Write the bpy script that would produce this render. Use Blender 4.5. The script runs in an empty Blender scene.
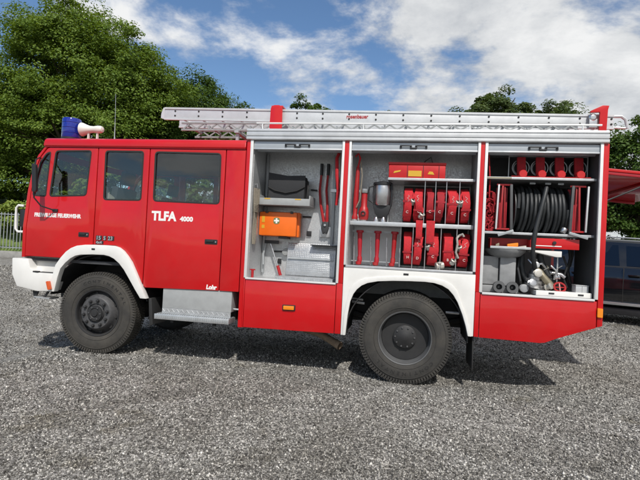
import bpy, bmesh, math, random
import numpy as np
from mathutils import Vector, Matrix
random.seed(7); RNG = np.random.default_rng(7)
PI = math.pi
scene = bpy.context.scene
COL = scene.collection

# ------------------------------------------------------------------ camera, world, sun, exposure
cam_data = bpy.data.cameras.new('camera'); cam = bpy.data.objects.new('camera', cam_data); COL.objects.link(cam)
right = Vector((0.98279, 0.17772, 0.05035)); up = Vector((-0.04642, -0.02621, 0.99858)); fwd = Vector((-0.17879, 0.98373, 0.01750))
M = Matrix.Identity(4)
for i in range(3):
    M[i][0] = right[i]; M[i][1] = up[i]; M[i][2] = -fwd[i]
M[0][3], M[1][3], M[2][3] = 0.006, -5.863, 1.566
cam.matrix_world = M
cam_data.sensor_width = 36.0; cam_data.lens = 484.64 / 640 * 36
cam_data.clip_start = 0.05; cam_data.clip_end = 3000
scene.camera = cam

SUN_TO = Vector((0.27, -0.81, 1.0)).normalized()          # direction towards the sun
world = bpy.data.worlds.new('World'); scene.world = world; world.use_nodes = True
nt = world.node_tree; nt.nodes.clear()
def N(tree, kind, **kw):
    n = tree.nodes.new(kind)
    for k, v in kw.items():
        if k.startswith('i_'):
            n.inputs[k[2:].replace('_', ' ')].default_value = v
        else:
            setattr(n, k, v)
    return n
def math_node(tree, op, a, b=None, clamp=False):
    n = tree.nodes.new('ShaderNodeMath'); n.operation = op; n.use_clamp = clamp
    for i, v in enumerate((a, b)):
        if v is None: continue
        if hasattr(v, 'is_linked'): tree.links.new(v, n.inputs[i])
        else: n.inputs[i].default_value = v
    return n.outputs[0]
CLOUD_LO, CLOUD_HI, CLOUD_X = 0.415, 0.60, 0.22
sky = N(nt, 'ShaderNodeTexSky', sky_type='NISHITA', sun_disc=False)
sky.sun_elevation = math.asin(SUN_TO.z); sky.sun_rotation = math.atan2(SUN_TO.x, SUN_TO.y)
sky.air_density = 1.0; sky.dust_density = 0.15; sky.ozone_density = 3.0
tc = N(nt, 'ShaderNodeTexCoord'); sep = N(nt, 'ShaderNodeSeparateXYZ'); nt.links.new(tc.outputs['Generated'], sep.inputs[0])
zc = math_node(nt, 'ADD', math_node(nt, 'MAXIMUM', sep.outputs[2], 0.0), 0.22)
comb = N(nt, 'ShaderNodeCombineXYZ')
nt.links.new(math_node(nt, 'DIVIDE', sep.outputs[0], zc), comb.inputs[0]); nt.links.new(math_node(nt, 'DIVIDE', sep.outputs[1], zc), comb.inputs[1])
off = N(nt, 'ShaderNodeVectorMath', operation='ADD'); nt.links.new(comb.outputs[0], off.inputs[0]); off.inputs[1].default_value = (3.1, 1.7, 0.4)
def cloud_density(shift):
    o2 = N(nt, 'ShaderNodeVectorMath', operation='ADD'); nt.links.new(off.outputs[0], o2.inputs[0]); o2.inputs[1].default_value = shift
    a = N(nt, 'ShaderNodeTexNoise', i_Scale=2.5, i_Detail=12.0, i_Roughness=0.60, i_Distortion=0.15); nt.links.new(o2.outputs[0], a.inputs['Vector'])
    return a.outputs[0]
dA = cloud_density((0, 0, 0)); dB = cloud_density((0.05, -0.16, 0.10))
n2 = N(nt, 'ShaderNodeTexNoise', i_Scale=0.62, i_Detail=2.0, i_Roughness=0.5); nt.links.new(off.outputs[0], n2.inputs['Vector'])
cover = math_node(nt, 'ADD', dA, math_node(nt, 'MULTIPLY', math_node(nt, 'SUBTRACT', n2.outputs[0], 0.5), 0.45))
cover = math_node(nt, 'ADD', cover, math_node(nt, 'MULTIPLY', math_node(nt, 'MAXIMUM', math_node(nt, 'MINIMUM', math_node(nt, 'ADD', sep.outputs[0], CLOUD_X), 0.45), -0.45), 0.30))
mr = N(nt, 'ShaderNodeMapRange', interpolation_type='SMOOTHSTEP'); nt.links.new(cover, mr.inputs['Value'])
mr.inputs['From Min'].default_value = CLOUD_LO; mr.inputs['From Max'].default_value = CLOUD_HI
shade = math_node(nt, 'ADD', math_node(nt, 'MULTIPLY', math_node(nt, 'SUBTRACT', dA, dB), 2.6), 0.62)
thick = N(nt, 'ShaderNodeMapRange'); nt.links.new(cover, thick.inputs['Value']); thick.inputs['From Min'].default_value = CLOUD_HI; thick.inputs['From Max'].default_value = CLOUD_HI + 0.28; thick.inputs['To Max'].default_value = 0.30
shade = math_node(nt, 'SUBTRACT', shade, thick.outputs[0], True)
cr = N(nt, 'ShaderNodeMix', data_type='RGBA'); nt.links.new(shade, cr.inputs[0]); cr.inputs[6].default_value = (3.9, 4.2, 4.6, 1); cr.inputs[7].default_value = (9.0, 9.0, 8.9, 1)
mx = N(nt, 'ShaderNodeMix', data_type='RGBA'); nt.links.new(math_node(nt, 'MULTIPLY', mr.outputs[0], 0.95), mx.inputs[0])
hs = N(nt, 'ShaderNodeHueSaturation', i_Saturation=1.08, i_Value=1.22); nt.links.new(sky.outputs[0], hs.inputs['Color']); nt.links.new(hs.outputs[0], mx.inputs[6]); nt.links.new(cr.outputs[2], mx.inputs[7])
bg = N(nt, 'ShaderNodeBackground', i_Strength=0.128); nt.links.new(mx.outputs[2], bg.inputs[0])
wo = N(nt, 'ShaderNodeOutputWorld'); nt.links.new(bg.outputs[0], wo.inputs[0])

sun_data = bpy.data.lights.new('sun', 'SUN'); sun = bpy.data.objects.new('sun', sun_data); COL.objects.link(sun)
sun_data.energy = 5.0; sun_data.angle = math.radians(0.6); sun_data.color = (1.0, 0.96, 0.90)
sun.rotation_euler = SUN_TO.to_track_quat('Z', 'Y').to_euler(); sun.location = (3, -12, 15)
scene.view_settings.view_transform = 'Standard'; scene.view_settings.look = 'None'
scene.view_settings.exposure = -0.30; scene.view_settings.gamma = 1.0; scene.view_settings.use_curve_mapping = False
scene.render.resolution_x = 1024; scene.render.resolution_y = 768

# ------------------------------------------------------------------ materials
MAT = {}
def mat(name, col, rough=0.5, metal=0.0, var=0.0, vscale=6.0, bump=0.0, bscale=60.0, coat=0.0, spec=0.5, dirt=0.0, dirtcol=(0.16, 0.14, 0.11)):
    m = bpy.data.materials.new(name); m.use_nodes = True; t = m.node_tree; b = t.nodes['Principled BSDF']
    b.inputs['Roughness'].default_value = rough; b.inputs['Metallic'].default_value = metal
    b.inputs['Specular IOR Level'].default_value = spec
    if coat: b.inputs['Coat Weight'].default_value = coat; b.inputs['Coat Roughness'].default_value = 0.06
    geo = N(t, 'ShaderNodeNewGeometry')
    cur = None
    if var > 0:
        nz = N(t, 'ShaderNodeTexNoise', i_Scale=vscale, i_Detail=6.0, i_Roughness=0.6); t.links.new(geo.outputs['Position'], nz.inputs['Vector'])
        r = N(t, 'ShaderNodeMapRange'); t.links.new(nz.outputs[0], r.inputs['Value'])
        r.inputs['From Min'].default_value = 0.3; r.inputs['From Max'].default_value = 0.7
        r.inputs['To Min'].default_value = 1 - var; r.inputs['To Max'].default_value = 1 + var
        v = N(t, 'ShaderNodeVectorMath', operation='SCALE'); v.inputs[0].default_value = col; t.links.new(r.outputs[0], v.inputs['Scale'])
        cur = v.outputs[0]
        rr = N(t, 'ShaderNodeMapRange'); t.links.new(nz.outputs[0], rr.inputs['Value'])
        rr.inputs['To Min'].default_value = max(0.02, rough * 0.8); rr.inputs['To Max'].default_value = min(1, rough * 1.25)
        t.links.new(rr.outputs[0], b.inputs['Roughness'])
    if dirt > 0:
        nd = N(t, 'ShaderNodeTexNoise', i_Scale=2.3, i_Detail=9.0, i_Roughness=0.7); t.links.new(geo.outputs['Position'], nd.inputs['Vector'])
        rd = N(t, 'ShaderNodeMapRange'); t.links.new(nd.outputs[0], rd.inputs['Value'])
        rd.inputs['From Min'].default_value = 0.45; rd.inputs['From Max'].default_value = 0.75
        rd.inputs['To Min'].default_value = 0.0; rd.inputs['To Max'].default_value = dirt
        mxx = N(t, 'ShaderNodeMix', data_type='RGBA'); t.links.new(rd.outputs[0], mxx.inputs[0])
        if cur is not None: t.links.new(cur, mxx.inputs[6])
        else: mxx.inputs[6].default_value = (*col, 1)
        mxx.inputs[7].default_value = (*dirtcol, 1); cur = mxx.outputs[2]
    if cur is not None: t.links.new(cur, b.inputs['Base Color'])
    else: b.inputs['Base Color'].default_value = (*col, 1)
    if bump > 0:
        nb = N(t, 'ShaderNodeTexNoise', i_Scale=bscale, i_Detail=3.0); t.links.new(geo.outputs['Position'], nb.inputs['Vector'])
        bp = N(t, 'ShaderNodeBump', i_Strength=bump, i_Distance=0.01); t.links.new(nb.outputs[0], bp.inputs['Height']); t.links.new(bp.outputs[0], b.inputs['Normal'])
    MAT[name] = m
    return m
mat('red_paint', (0.52, 0.0045, 0.0075), 0.30, var=0.07, vscale=1.3, coat=0.6, spec=0.3, bump=0.035, bscale=2.2, dirt=0.09, dirtcol=(0.22, 0.12, 0.09))
mat('red_dark', (0.36, 0.008, 0.018), 0.45, var=0.1)
mat('red_cloth', (0.50, 0.012, 0.020), 0.75, var=0.22, vscale=30, bump=0.5, bscale=220)
mat('red_cloth_deep', (0.33, 0.008, 0.016), 0.75, var=0.22, vscale=30, bump=0.5, bscale=220)
mat('red_case', (0.50, 0.008, 0.010), 0.4, var=0.08, dirt=0.08)
mat('red_gear', (0.36, 0.009, 0.013), 0.42, var=0.12, vscale=20, dirt=0.15)
mat('white_paint', (0.74, 0.73, 0.70), 0.38, var=0.04, vscale=4, coat=0.25, dirt=0.16, dirtcol=(0.42, 0.39, 0.33))
mat('white_letter', (0.80, 0.79, 0.77), 0.5)
mat('white_rail', (0.58, 0.59, 0.60), 0.40, metal=0.3, var=0.07, dirt=0.2, dirtcol=(0.3, 0.29, 0.27))
mat('aluminium', (0.62, 0.63, 0.64), 0.38, metal=0.75, var=0.08, vscale=12)
mat('grey_shutter', (0.42, 0.45, 0.48), 0.42, metal=0.35, var=0.05)
mat('steel', (0.55, 0.55, 0.56), 0.28, metal=0.9, var=0.1, vscale=18)
mat('grey_paint', (0.33, 0.34, 0.34), 0.5, var=0.08, vscale=10)
mat('grey_cast', (0.26, 0.27, 0.27), 0.6, var=0.15, vscale=15, bump=0.25, bscale=80)
mat('dark_metal', (0.035, 0.036, 0.038), 0.5, var=0.2, vscale=14)
mat('chassis_black', (0.016, 0.016, 0.017), 0.6, var=0.25, vscale=10, dirt=0.25, dirtcol=(0.06, 0.055, 0.045))
mat('black_plastic', (0.018, 0.018, 0.02), 0.42, var=0.1)
mat('black_cloth', (0.03, 0.031, 0.034), 0.85, var=0.15, vscale=40, bump=0.4, bscale=200)
mat('rubber', (0.036, 0.034, 0.031), 0.85, var=0.2, vscale=25, bump=0.25, bscale=120, dirt=0.65, dirtcol=(0.092, 0.082, 0.066))
mat('rubber_mark', (0.016, 0.015, 0.014), 0.7)
mat('rubber_dark', (0.02, 0.02, 0.02), 0.7)
mat('black_hose', (0.022, 0.024, 0.026), 0.5, var=0.12, vscale=30)
mat('rim_grey', (0.085, 0.085, 0.088), 0.55, metal=0.3, var=0.2, vscale=25, dirt=0.4, dirtcol=(0.10, 0.09, 0.075))
mat('rim_lip', (0.11, 0.112, 0.115), 0.5, metal=0.3, var=0.1, dirt=0.3)
mat('rim_dark', (0.018, 0.018, 0.019), 0.6, var=0.2, dirt=0.25, dirtcol=(0.07, 0.065, 0.055))
mat('orange_box', (0.82, 0.15, 0.008), 0.4, var=0.05)
mat('faded_mark', (0.55, 0.40, 0.38), 0.7)
mat('coupling_alloy', (0.42, 0.40, 0.36), 0.45, metal=0.4, var=0.15, vscale=25)
mat('amber', (0.80, 0.24, 0.01), 0.25, coat=0.4)
mat('amber_red', (0.62, 0.09, 0.015), 0.25, coat=0.4)
mat('yellow', (0.62, 0.36, 0.025), 0.5)
mat('blue_lens', (0.006, 0.018, 0.26), 0.12, coat=0.7)
mat('cream', (0.66, 0.65, 0.60), 0.45, var=0.05)
mat('rope', (0.24, 0.21, 0.165), 0.9, var=0.2, vscale=60, bump=0.6, bscale=150)
mat('rust', (0.26, 0.19, 0.13), 0.8, var=0.35, vscale=20, bump=0.3)
mat('brass', (0.32, 0.28, 0.20), 0.45, metal=0.6, var=0.15)
mat('interior', (0.045, 0.046, 0.05), 0.8, var=0.15)
mat('seat_cloth', (0.06, 0.065, 0.075), 0.9, var=0.15, vscale=40)
mat('pale_cloth', (0.58, 0.55, 0.48), 0.9, var=0.1, vscale=30)
mat('concrete', (0.27, 0.265, 0.25), 0.85, var=0.2, vscale=5, bump=0.3, bscale=40)
mat('zinc', (0.38, 0.40, 0.41), 0.5, metal=0.4, var=0.1)
mat('car_black', (0.006, 0.007, 0.009), 0.12, coat=0.8)
mat('car_trim', (0.55, 0.56, 0.57), 0.25, metal=0.7)
mat('bark', (0.075, 0.058, 0.042), 0.9, var=0.35, vscale=12, bump=0.7, bscale=35)
mat('wall_dark', (0.075, 0.077, 0.08), 0.55, metal=0.2, var=0.15, vscale=9)
mat('casing_grey', (0.29, 0.295, 0.30), 0.5, metal=0.2, var=0.15, vscale=9, dirt=0.3, dirtcol=(0.05, 0.05, 0.045))
# galvanised sheet with visible flake, and five-bar tread plate
def galv():
    m = mat('galvanised', (0.5, 0.51, 0.52), 0.4, metal=0.55); t = m.node_tree; b = t.nodes['Principled BSDF']
    geo = N(t, 'ShaderNodeNewGeometry'); v = N(t, 'ShaderNodeTexVoronoi', i_Scale=85.0); t.links.new(geo.outputs['Position'], v.inputs['Vector'])
    sp = N(t, 'ShaderNodeSeparateColor'); t.links.new(v.outputs['Color'], sp.inputs[0])
    nz = N(t, 'ShaderNodeTexNoise', i_Scale=3.0, i_Detail=5.0); t.links.new(geo.outputs['Position'], nz.inputs['Vector'])
    a = math_node(t, 'ADD', math_node(t, 'MULTIPLY', sp.outputs[0], 0.10), math_node(t, 'MULTIPLY', nz.outputs[0], 0.12))
    a = math_node(t, 'ADD', a, 0.43)
    vm = N(t, 'ShaderNodeVectorMath', operation='SCALE'); vm.inputs[0].default_value = (0.97, 0.99, 1.0); t.links.new(a, vm.inputs['Scale'])
    t.links.new(vm.outputs[0], b.inputs['Base Color'])
    rg = math_node(t, 'ADD', math_node(t, 'MULTIPLY', sp.outputs[1], 0.25), 0.3); t.links.new(rg, b.inputs['Roughness'])
galv()
def tread():
    m = mat('tread_metal', (0.46, 0.47, 0.48), 0.36, metal=0.6, var=0.12, vscale=14); t = m.node_tree; b = t.nodes['Principled BSDF']; geo = N(t, 'ShaderNodeNewGeometry')
    v = N(t, 'ShaderNodeTexVoronoi', i_Scale=42.0, i_Randomness=0.15, distance='CHEBYCHEV'); t.links.new(geo.outputs['Position'], v.inputs['Vector'])
    bp = N(t, 'ShaderNodeBump', i_Strength=0.9, i_Distance=0.006); t.links.new(v.outputs['Distance'], bp.inputs['Height']); t.links.new(bp.outputs[0], b.inputs['Normal'])
tread()
# window glass: clear tinted transmission plus fresnel reflection
def glass(name, tint, ior=1.5):                           # both faces alike (a thin pane)
    m = bpy.data.materials.new(name); m.use_nodes = True; t = m.node_tree; t.nodes.clear()
    o = N(t, 'ShaderNodeOutputMaterial'); mixn = N(t, 'ShaderNodeMixShader'); lw = N(t, 'ShaderNodeLayerWeight'); lw.inputs['Blend'].default_value = 0.5; f0 = ((ior - 1) / (ior + 1)) ** 2
    fres = math_node(t, 'ADD', math_node(t, 'MULTIPLY', math_node(t, 'POWER', lw.outputs['Facing'], 5.0), 1 - f0), f0)
    tr = N(t, 'ShaderNodeBsdfTransparent'); tr.inputs[0].default_value = (*tint, 1)
    gl = N(t, 'ShaderNodeBsdfGlossy', i_Roughness=0.015); gl.inputs[0].default_value = (0.95, 0.97, 1, 1)
    t.links.new(fres, mixn.inputs[0]); t.links.new(tr.outputs[0], mixn.inputs[1]); t.links.new(gl.outputs[0], mixn.inputs[2]); t.links.new(mixn.outputs[0], o.inputs[0])
    MAT[name] = m
glass('cab_glass', (0.82, 0.85, 0.84), 1.6); glass('car_glass', (0.06, 0.07, 0.075), 1.7)
# foliage: per-leaf variation, light passing through
def leaf_mat(name, c1, c2):
    m = bpy.data.materials.new(name); m.use_nodes = True; t = m.node_tree; t.nodes.clear()
    o = N(t, 'ShaderNodeOutputMaterial'); geo = N(t, 'ShaderNodeNewGeometry')
    ramp = N(t, 'ShaderNodeMix', data_type='RGBA'); t.links.new(geo.outputs['Random Per Island'], ramp.inputs[0])
    ramp.inputs[6].default_value = (*c1, 1); ramp.inputs[7].default_value = (*c2, 1)
    d = N(t, 'ShaderNodeBsdfPrincipled', i_Roughness=0.6); d.inputs['Specular IOR Level'].default_value = 0.25; t.links.new(ramp.outputs[2], d.inputs['Base Color'])
    tl = N(t, 'ShaderNodeBsdfTranslucent'); g2 = N(t, 'ShaderNodeMix', data_type='RGBA', blend_type='MULTIPLY'); g2.inputs[0].default_value = 1
    t.links.new(ramp.outputs[2], g2.inputs[6]); g2.inputs[7].default_value = (1.5, 1.4, 0.5, 1); t.links.new(g2.outputs[2], tl.inputs[0])
    mixn = N(t, 'ShaderNodeMixShader'); mixn.inputs[0].default_value = 0.3
    t.links.new(d.outputs[0], mixn.inputs[1]); t.links.new(tl.outputs[0], mixn.inputs[2]); t.links.new(mixn.outputs[0], o.inputs[0])
    MAT[name] = m
leaf_mat('leaf_maple', (0.074, 0.135, 0.018), (0.172, 0.245, 0.038))
leaf_mat('leaf_dark', (0.040, 0.085, 0.014), (0.095, 0.155, 0.028))
leaf_mat('leaf_far', (0.050, 0.090, 0.022), (0.105, 0.150, 0.045))
leaf_mat('leaf_bank', (0.16, 0.24, 0.045), (0.30, 0.36, 0.09))
leaf_mat('leaf_grey', (0.045, 0.080, 0.022), (0.11, 0.15, 0.05))
# gravel: shared colour field in world space for the ground and for the loose stones
def gravel_tone(t):
    geo = N(t, 'ShaderNodeNewGeometry')
    a = N(t, 'ShaderNodeTexNoise', i_Scale=0.55, i_Detail=6.0, i_Roughness=0.65); t.links.new(geo.outputs['Position'], a.inputs['Vector'])
    b = N(t, 'ShaderNodeTexNoise', i_Scale=2.6, i_Detail=5.0, i_Roughness=0.6); t.links.new(geo.outputs['Position'], b.inputs['Vector'])
    s = math_node(t, 'ADD', math_node(t, 'MULTIPLY', a.outputs[0], 0.6), math_node(t, 'MULTIPLY', b.outputs[0], 0.4))
    r = N(t, 'ShaderNodeValToRGB'); t.links.new(s, r.inputs[0])
    e = r.color_ramp.elements; e[0].position = 0.36; e[0].color = (0.56, 0.54, 0.505, 1); e[1].position = 0.58; e[1].color = (0.95, 0.945, 0.935, 1)
    mo = N(t, 'ShaderNodeTexNoise', i_Scale=1.15, i_Detail=7.0, i_Roughness=0.72, i_Distortion=0.4); t.links.new(geo.outputs['Position'], mo.inputs['Vector'])
    mk = N(t, 'ShaderNodeMapRange', interpolation_type='SMOOTHSTEP'); t.links.new(mo.outputs[0], mk.inputs['Value']); mk.inputs['From Min'].default_value = 0.56; mk.inputs['From Max'].default_value = 0.70; mk.inputs['To Max'].default_value = 0.75
    mm = N(t, 'ShaderNodeMix', data_type='RGBA'); t.links.new(mk.outputs[0], mm.inputs[0]); t.links.new(r.outputs[0], mm.inputs[6]); mm.inputs[7].default_value = (0.40, 0.36, 0.27, 1)
    return geo, mm.outputs[2]
def gravel_mats():
    m = bpy.data.materials.new('gravel_ground'); m.use_nodes = True; t = m.node_tree; b = t.nodes['Principled BSDF']
    geo, tone = gravel_tone(t)
    v = N(t, 'ShaderNodeTexVoronoi', i_Scale=60.0); t.links.new(geo.outputs['Position'], v.inputs['Vector'])
    sp = N(t, 'ShaderNodeSeparateColor'); t.links.new(v.outputs['Color'], sp.inputs[0])
    r = N(t, 'ShaderNodeValToRGB'); t.links.new(sp.outputs[0], r.inputs[0]); e = r.color_ramp.elements
    e[0].position = 0.0; e[0].color = (0.07, 0.066, 0.06, 1); e[1].position = 1.0; e[1].color = (0.66, 0.64, 0.60, 1)
    x = e.new(0.5); x.color = (0.21, 0.203, 0.19, 1); x = e.new(0.8); x.color = (0.37, 0.36, 0.338, 1)
    mm = N(t, 'ShaderNodeMix', data_type='RGBA', blend_type='MULTIPLY'); mm.inputs[0].default_value = 1
    t.links.new(r.outputs[0], mm.inputs[6]); t.links.new(tone, mm.inputs[7]); t.links.new(mm.outputs[2], b.inputs['Base Color'])
    b.inputs['Roughness'].default_value = 0.9
    bp = N(t, 'ShaderNodeBump', i_Strength=0.9, i_Distance=0.012, invert=True); t.links.new(v.outputs['Distance'], bp.inputs['Height']); t.links.new(bp.outputs[0], b.inputs['Normal'])
    MAT['gravel_ground'] = m
    m = bpy.data.materials.new('gravel_stone'); m.use_nodes = True; t = m.node_tree; b = t.nodes['Principled BSDF']
    geo, tone = gravel_tone(t)
    r = N(t, 'ShaderNodeValToRGB'); t.links.new(geo.outputs['Random Per Island'], r.inputs[0]); e = r.color_ramp.elements
    e[0].position = 0.0; e[0].color = (0.045, 0.042, 0.038, 1); e[1].position = 1.0; e[1].color = (0.80, 0.78, 0.74, 1)
    x = e.new(0.35); x.color = (0.145, 0.139, 0.128, 1); x = e.new(0.72); x.color = (0.33, 0.32, 0.30, 1); x = e.new(0.92); x.color = (0.56, 0.545, 0.51, 1)
    mm = N(t, 'ShaderNodeMix', data_type='RGBA', blend_type='MULTIPLY'); mm.inputs[0].default_value = 1
    t.links.new(r.outputs[0], mm.inputs[6]); t.links.new(tone, mm.inputs[7]); t.links.new(mm.outputs[2], b.inputs['Base Color'])
    b.inputs['Roughness'].default_value = 0.85
    MAT['gravel_stone'] = m
    m = bpy.data.materials.new('grass'); m.use_nodes = True; t = m.node_tree; b = t.nodes['Principled BSDF']
    geo = N(t, 'ShaderNodeNewGeometry'); a = N(t, 'ShaderNodeTexNoise', i_Scale=1.5, i_Detail=9.0, i_Roughness=0.7); t.links.new(geo.outputs['Position'], a.inputs['Vector'])
    r = N(t, 'ShaderNodeValToRGB'); t.links.new(a.outputs[0], r.inputs[0]); e = r.color_ramp.elements
    e[0].position = 0.3; e[0].color = (0.05, 0.09, 0.018, 1); e[1].position = 0.7; e[1].color = (0.16, 0.21, 0.05, 1)
    t.links.new(r.outputs[0], b.inputs['Base Color']); b.inputs['Roughness'].default_value = 0.95
    MAT['grass'] = m
gravel_mats()

# ------------------------------------------------------------------ mesh helpers
def round_poly(pts, r, n=5):
    out = []; L = len(pts)
    for i in range(L):
        p = Vector(pts[i]); a = Vector(pts[i - 1]) - p; b = Vector(pts[(i + 1) % L]) - p
        d = min(r, a.length * 0.45, b.length * 0.45); a = p + a.normalized() * d; b = p + b.normalized() * d
        for k in range(n + 1):
            t = k / n; q = (1 - t) ** 2 * a + 2 * t * (1 - t) * p + t * t * b; out.append((q.x, q.y))
    return out
def offset_poly(pts, d):
    out = []; L = len(pts); area = sum(pts[i][0] * pts[(i + 1) % L][1] - pts[(i + 1) % L][0] * pts[i][1] for i in range(L)); s = 1 if area > 0 else -1
    for i in range(L):
        a = Vector(pts[i - 1]); p = Vector(pts[i]); b = Vector(pts[(i + 1) % L])
        u = (p - a); v = (b - p)
        if u.length < 1e-6: u = v
        if v.length < 1e-6: v = u
        n = (Vector((u.y, -u.x)).normalized() + Vector((v.y, -v.x)).normalized()); n = n.normalized() if n.length > 1e-6 else Vector((0, 0))
        out.append((p.x + s * n.x * d, p.y + s * n.y * d))
    return out
class MB:
    def __init__(s): s.v = []; s.f = []
    def add(s, vs, fs):
        o = len(s.v); s.v += [tuple(p) for p in vs]; s.f += [tuple(i + o for i in f) for f in fs]; return s
    def box(s, x0, x1, y0, y1, z0, z1):
        return s.add([(x0, y0, z0), (x1, y0, z0), (x1, y1, z0), (x0, y1, z0), (x0, y0, z1), (x1, y0, z1), (x1, y1, z1), (x0, y1, z1)],
                     [(0, 3, 2, 1), (4, 5, 6, 7), (0, 1, 5, 4), (1, 2, 6, 5), (2, 3, 7, 6), (3, 0, 4, 7)])
    def obox(s, c, size, R=None):
        m = MB().box(-size[0] / 2, size[0] / 2, -size[1] / 2, size[1] / 2, -size[2] / 2, size[2] / 2); c = Vector(c)
        return s.add([(R @ Vector(p) if R else Vector(p)) + c for p in m.v], m.f)
    def bar(s, a, b, w, h=None):
        a = Vector(a); b = Vector(b); d = b - a; h = h or w
        return s.obox((a + b) / 2, (w, h, d.length), d.to_track_quat('Z', 'Y').to_matrix())
    def tube(s, pts, r, n=8, closed=False, caps=True):
        P = [Vector(p) for p in pts]; L = len(P); rs = r if hasattr(r, '__len__') else [r] * L
        T = [((P[(i + 1) % L] if closed or i < L - 1 else P[i]) - (P[i - 1] if closed or i > 0 else P[i])).normalized() for i in range(L)]
        ref = Vector((0, 0, 1)) if abs(T[0].z) < 0.9 else Vector((1, 0, 0)); nrm = (ref - T[0] * ref.dot(T[0])).normalized(); vs = []; fs = []
        for i in range(L):
            nrm = (nrm - T[i] * nrm.dot(T[i])); nrm = nrm.normalized() if nrm.length > 1e-6 else T[i].orthogonal().normalized(); bn = T[i].cross(nrm)
            vs += [P[i] + rs[i] * (math.cos(2 * PI * k / n) * nrm + math.sin(2 * PI * k / n) * bn) for k in range(n)]
        for i in range(L if closed else L - 1):
            j = (i + 1) % L
            fs += [(i * n + k, i * n + (k + 1) % n, j * n + (k + 1) % n, j * n + k) for k in range(n)]
        if caps and not closed: fs += [tuple(range(n))[::-1], tuple((L - 1) * n + k for k in range(n))]
        return s.add(vs, fs)
    def lathe(s, prof, c, axis=(0, 1, 0), n=32):
        ax = Vector(axis).normalized(); e1 = ax.orthogonal().normalized(); e2 = ax.cross(e1); c = Vector(c); vs = []; fs = []; L = len(prof)
        for r, h in prof:
            vs += [c + ax * h + r * (math.cos(2 * PI * k / n) * e1 + math.sin(2 * PI * k / n) * e2) for k in range(n)]
        for i in range(L - 1): fs += [(i * n + k, i * n + (k + 1) % n, (i + 1) * n + (k + 1) % n, (i + 1) * n + k) for k in range(n)]
        if prof[0][0] > 1e-4: fs.append(tuple(range(n))[::-1])
        if prof[-1][0] > 1e-4: fs.append(tuple((L - 1) * n + k for k in range(n)))
        return s.add(vs, fs)
    def ring(s, prof, c, axis=(0, 1, 0), n=32):           # closed profile swept round an axis
        ax = Vector(axis).normalized(); e1 = ax.orthogonal().normalized(); e2 = ax.cross(e1); c = Vector(c); vs = []; fs = []; L = len(prof)
        for r, h in prof:
            vs += [c + ax * h + r * (math.cos(2 * PI * k / n) * e1 + math.sin(2 * PI * k / n) * e2) for k in range(n)]
        for i in range(L):
            j = (i + 1) % L; fs += [(i * n + k, i * n + (k + 1) % n, j * n + (k + 1) % n, j * n + k) for k in range(n)]
        return s.add(vs, fs)
    def plate(s, outer, y0, y1, holes=()):                # polygon in XZ, thickened along Y
        bm = bmesh.new(); loops = [outer] + list(holes); ed = []; lv = []
        for lp in loops:
            vv = [bm.verts.new((p[0], y0, p[1])) for p in lp]; lv.append(vv)
            ed += [bm.edges.new((vv[i], vv[(i + 1) % len(vv)])) for i in range(len(vv))]
        bmesh.ops.triangle_fill(bm, use_beauty=True, use_dissolve=False, edges=ed, normal=(0, -1, 0))
        bm.verts.index_update(); n = len(bm.verts); vs = [v.co.copy() for v in bm.verts]; fs = [tuple(v.index for v in f.verts) for f in bm.faces]
        allv = vs + [Vector((p.x, y1, p.z)) for p in vs]; af = fs + [tuple(i + n for i in f)[::-1] for f in fs]
        for vv in lv:
            ids = [v.index for v in vv]; L = len(ids)
            af += [(ids[i], ids[(i + 1) % L], ids[(i + 1) % L] + n, ids[i] + n) for i in range(L)]
        bm.free(); return s.add(allv, af)
    def prism_x(s, poly, x0, x1):                          # polygon in YZ, along X
        n = len(poly)
        return s.add([(x0, p[0], p[1]) for p in poly] + [(x1, p[0], p[1]) for p in poly],
                     [tuple(range(n))[::-1], tuple(range(n, 2 * n))] + [(i, (i + 1) % n, (i + 1) % n + n, i + n) for i in range(n)])
    def grid(s, fn, nu, nv):
        return s.add([fn(i / nu, j / nv) for i in range(nu + 1) for j in range(nv + 1)],
                     [(i * (nv + 1) + j, (i + 1) * (nv + 1) + j, (i + 1) * (nv + 1) + j + 1, i * (nv + 1) + j + 1) for i in range(nu) for j in range(nv)])
    def mesh(s, name, origin=(0, 0, 0), bevel=0.0, smooth=40, seg=2):
        o = Vector(origin); me = bpy.data.meshes.new(name); me.from_pydata([Vector(p) - o for p in s.v], [], s.f)
        bm = bmesh.new(); bm.from_mesh(me); bmesh.ops.recalc_face_normals(bm, faces=bm.faces)
        if bevel > 0:
            es = [e for e in bm.edges if len(e.link_faces) == 2 and e.calc_face_angle(0) > math.radians(32)]
            bmesh.ops.bevel(bm, geom=es, offset=bevel, segments=seg, affect='EDGES', profile=0.6, clamp_overlap=True)
        bm.to_mesh(me); bm.free()
        if smooth:
            me.polygons.foreach_set('use_smooth', [True] * len(me.polygons)); me.set_sharp_from_angle(angle=math.radians(smooth))
        return me
WL = {}
def thing(name, label, cat, loc=(0, 0, 0), group=None):
    o = bpy.data.objects.new(name, None); COL.objects.link(o); o.location = loc; o.empty_display_size = 0.1
    o['label'] = label; o['category'] = cat; WL[o] = Vector(loc)
    if group: o['group'] = group
    return o
def put(name, me, m, parent, loc, rot=None):
    o = bpy.data.objects.new(name, me); COL.objects.link(o)
    if m and not me.materials: me.materials.append(MAT[m])
    loc = Vector(loc); WL[o] = loc
    o.location = loc - (WL[parent] if parent else Vector()); o.parent = parent
    if rot: o.rotation_euler = rot
    return o
def obj(name, mb, m, parent=None, bevel=0.0, smooth=40, seg=2):
    A = np.array([tuple(p) for p in mb.v]); c = Vector((A.min(0) + A.max(0)) / 2)
    return put(name, mb.mesh(name, c, bevel, smooth, seg), m, parent, c)
def tag(o, label, cat, group=None):
    o['label'] = label; o['category'] = cat
    if group: o['group'] = group
    return o
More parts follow.
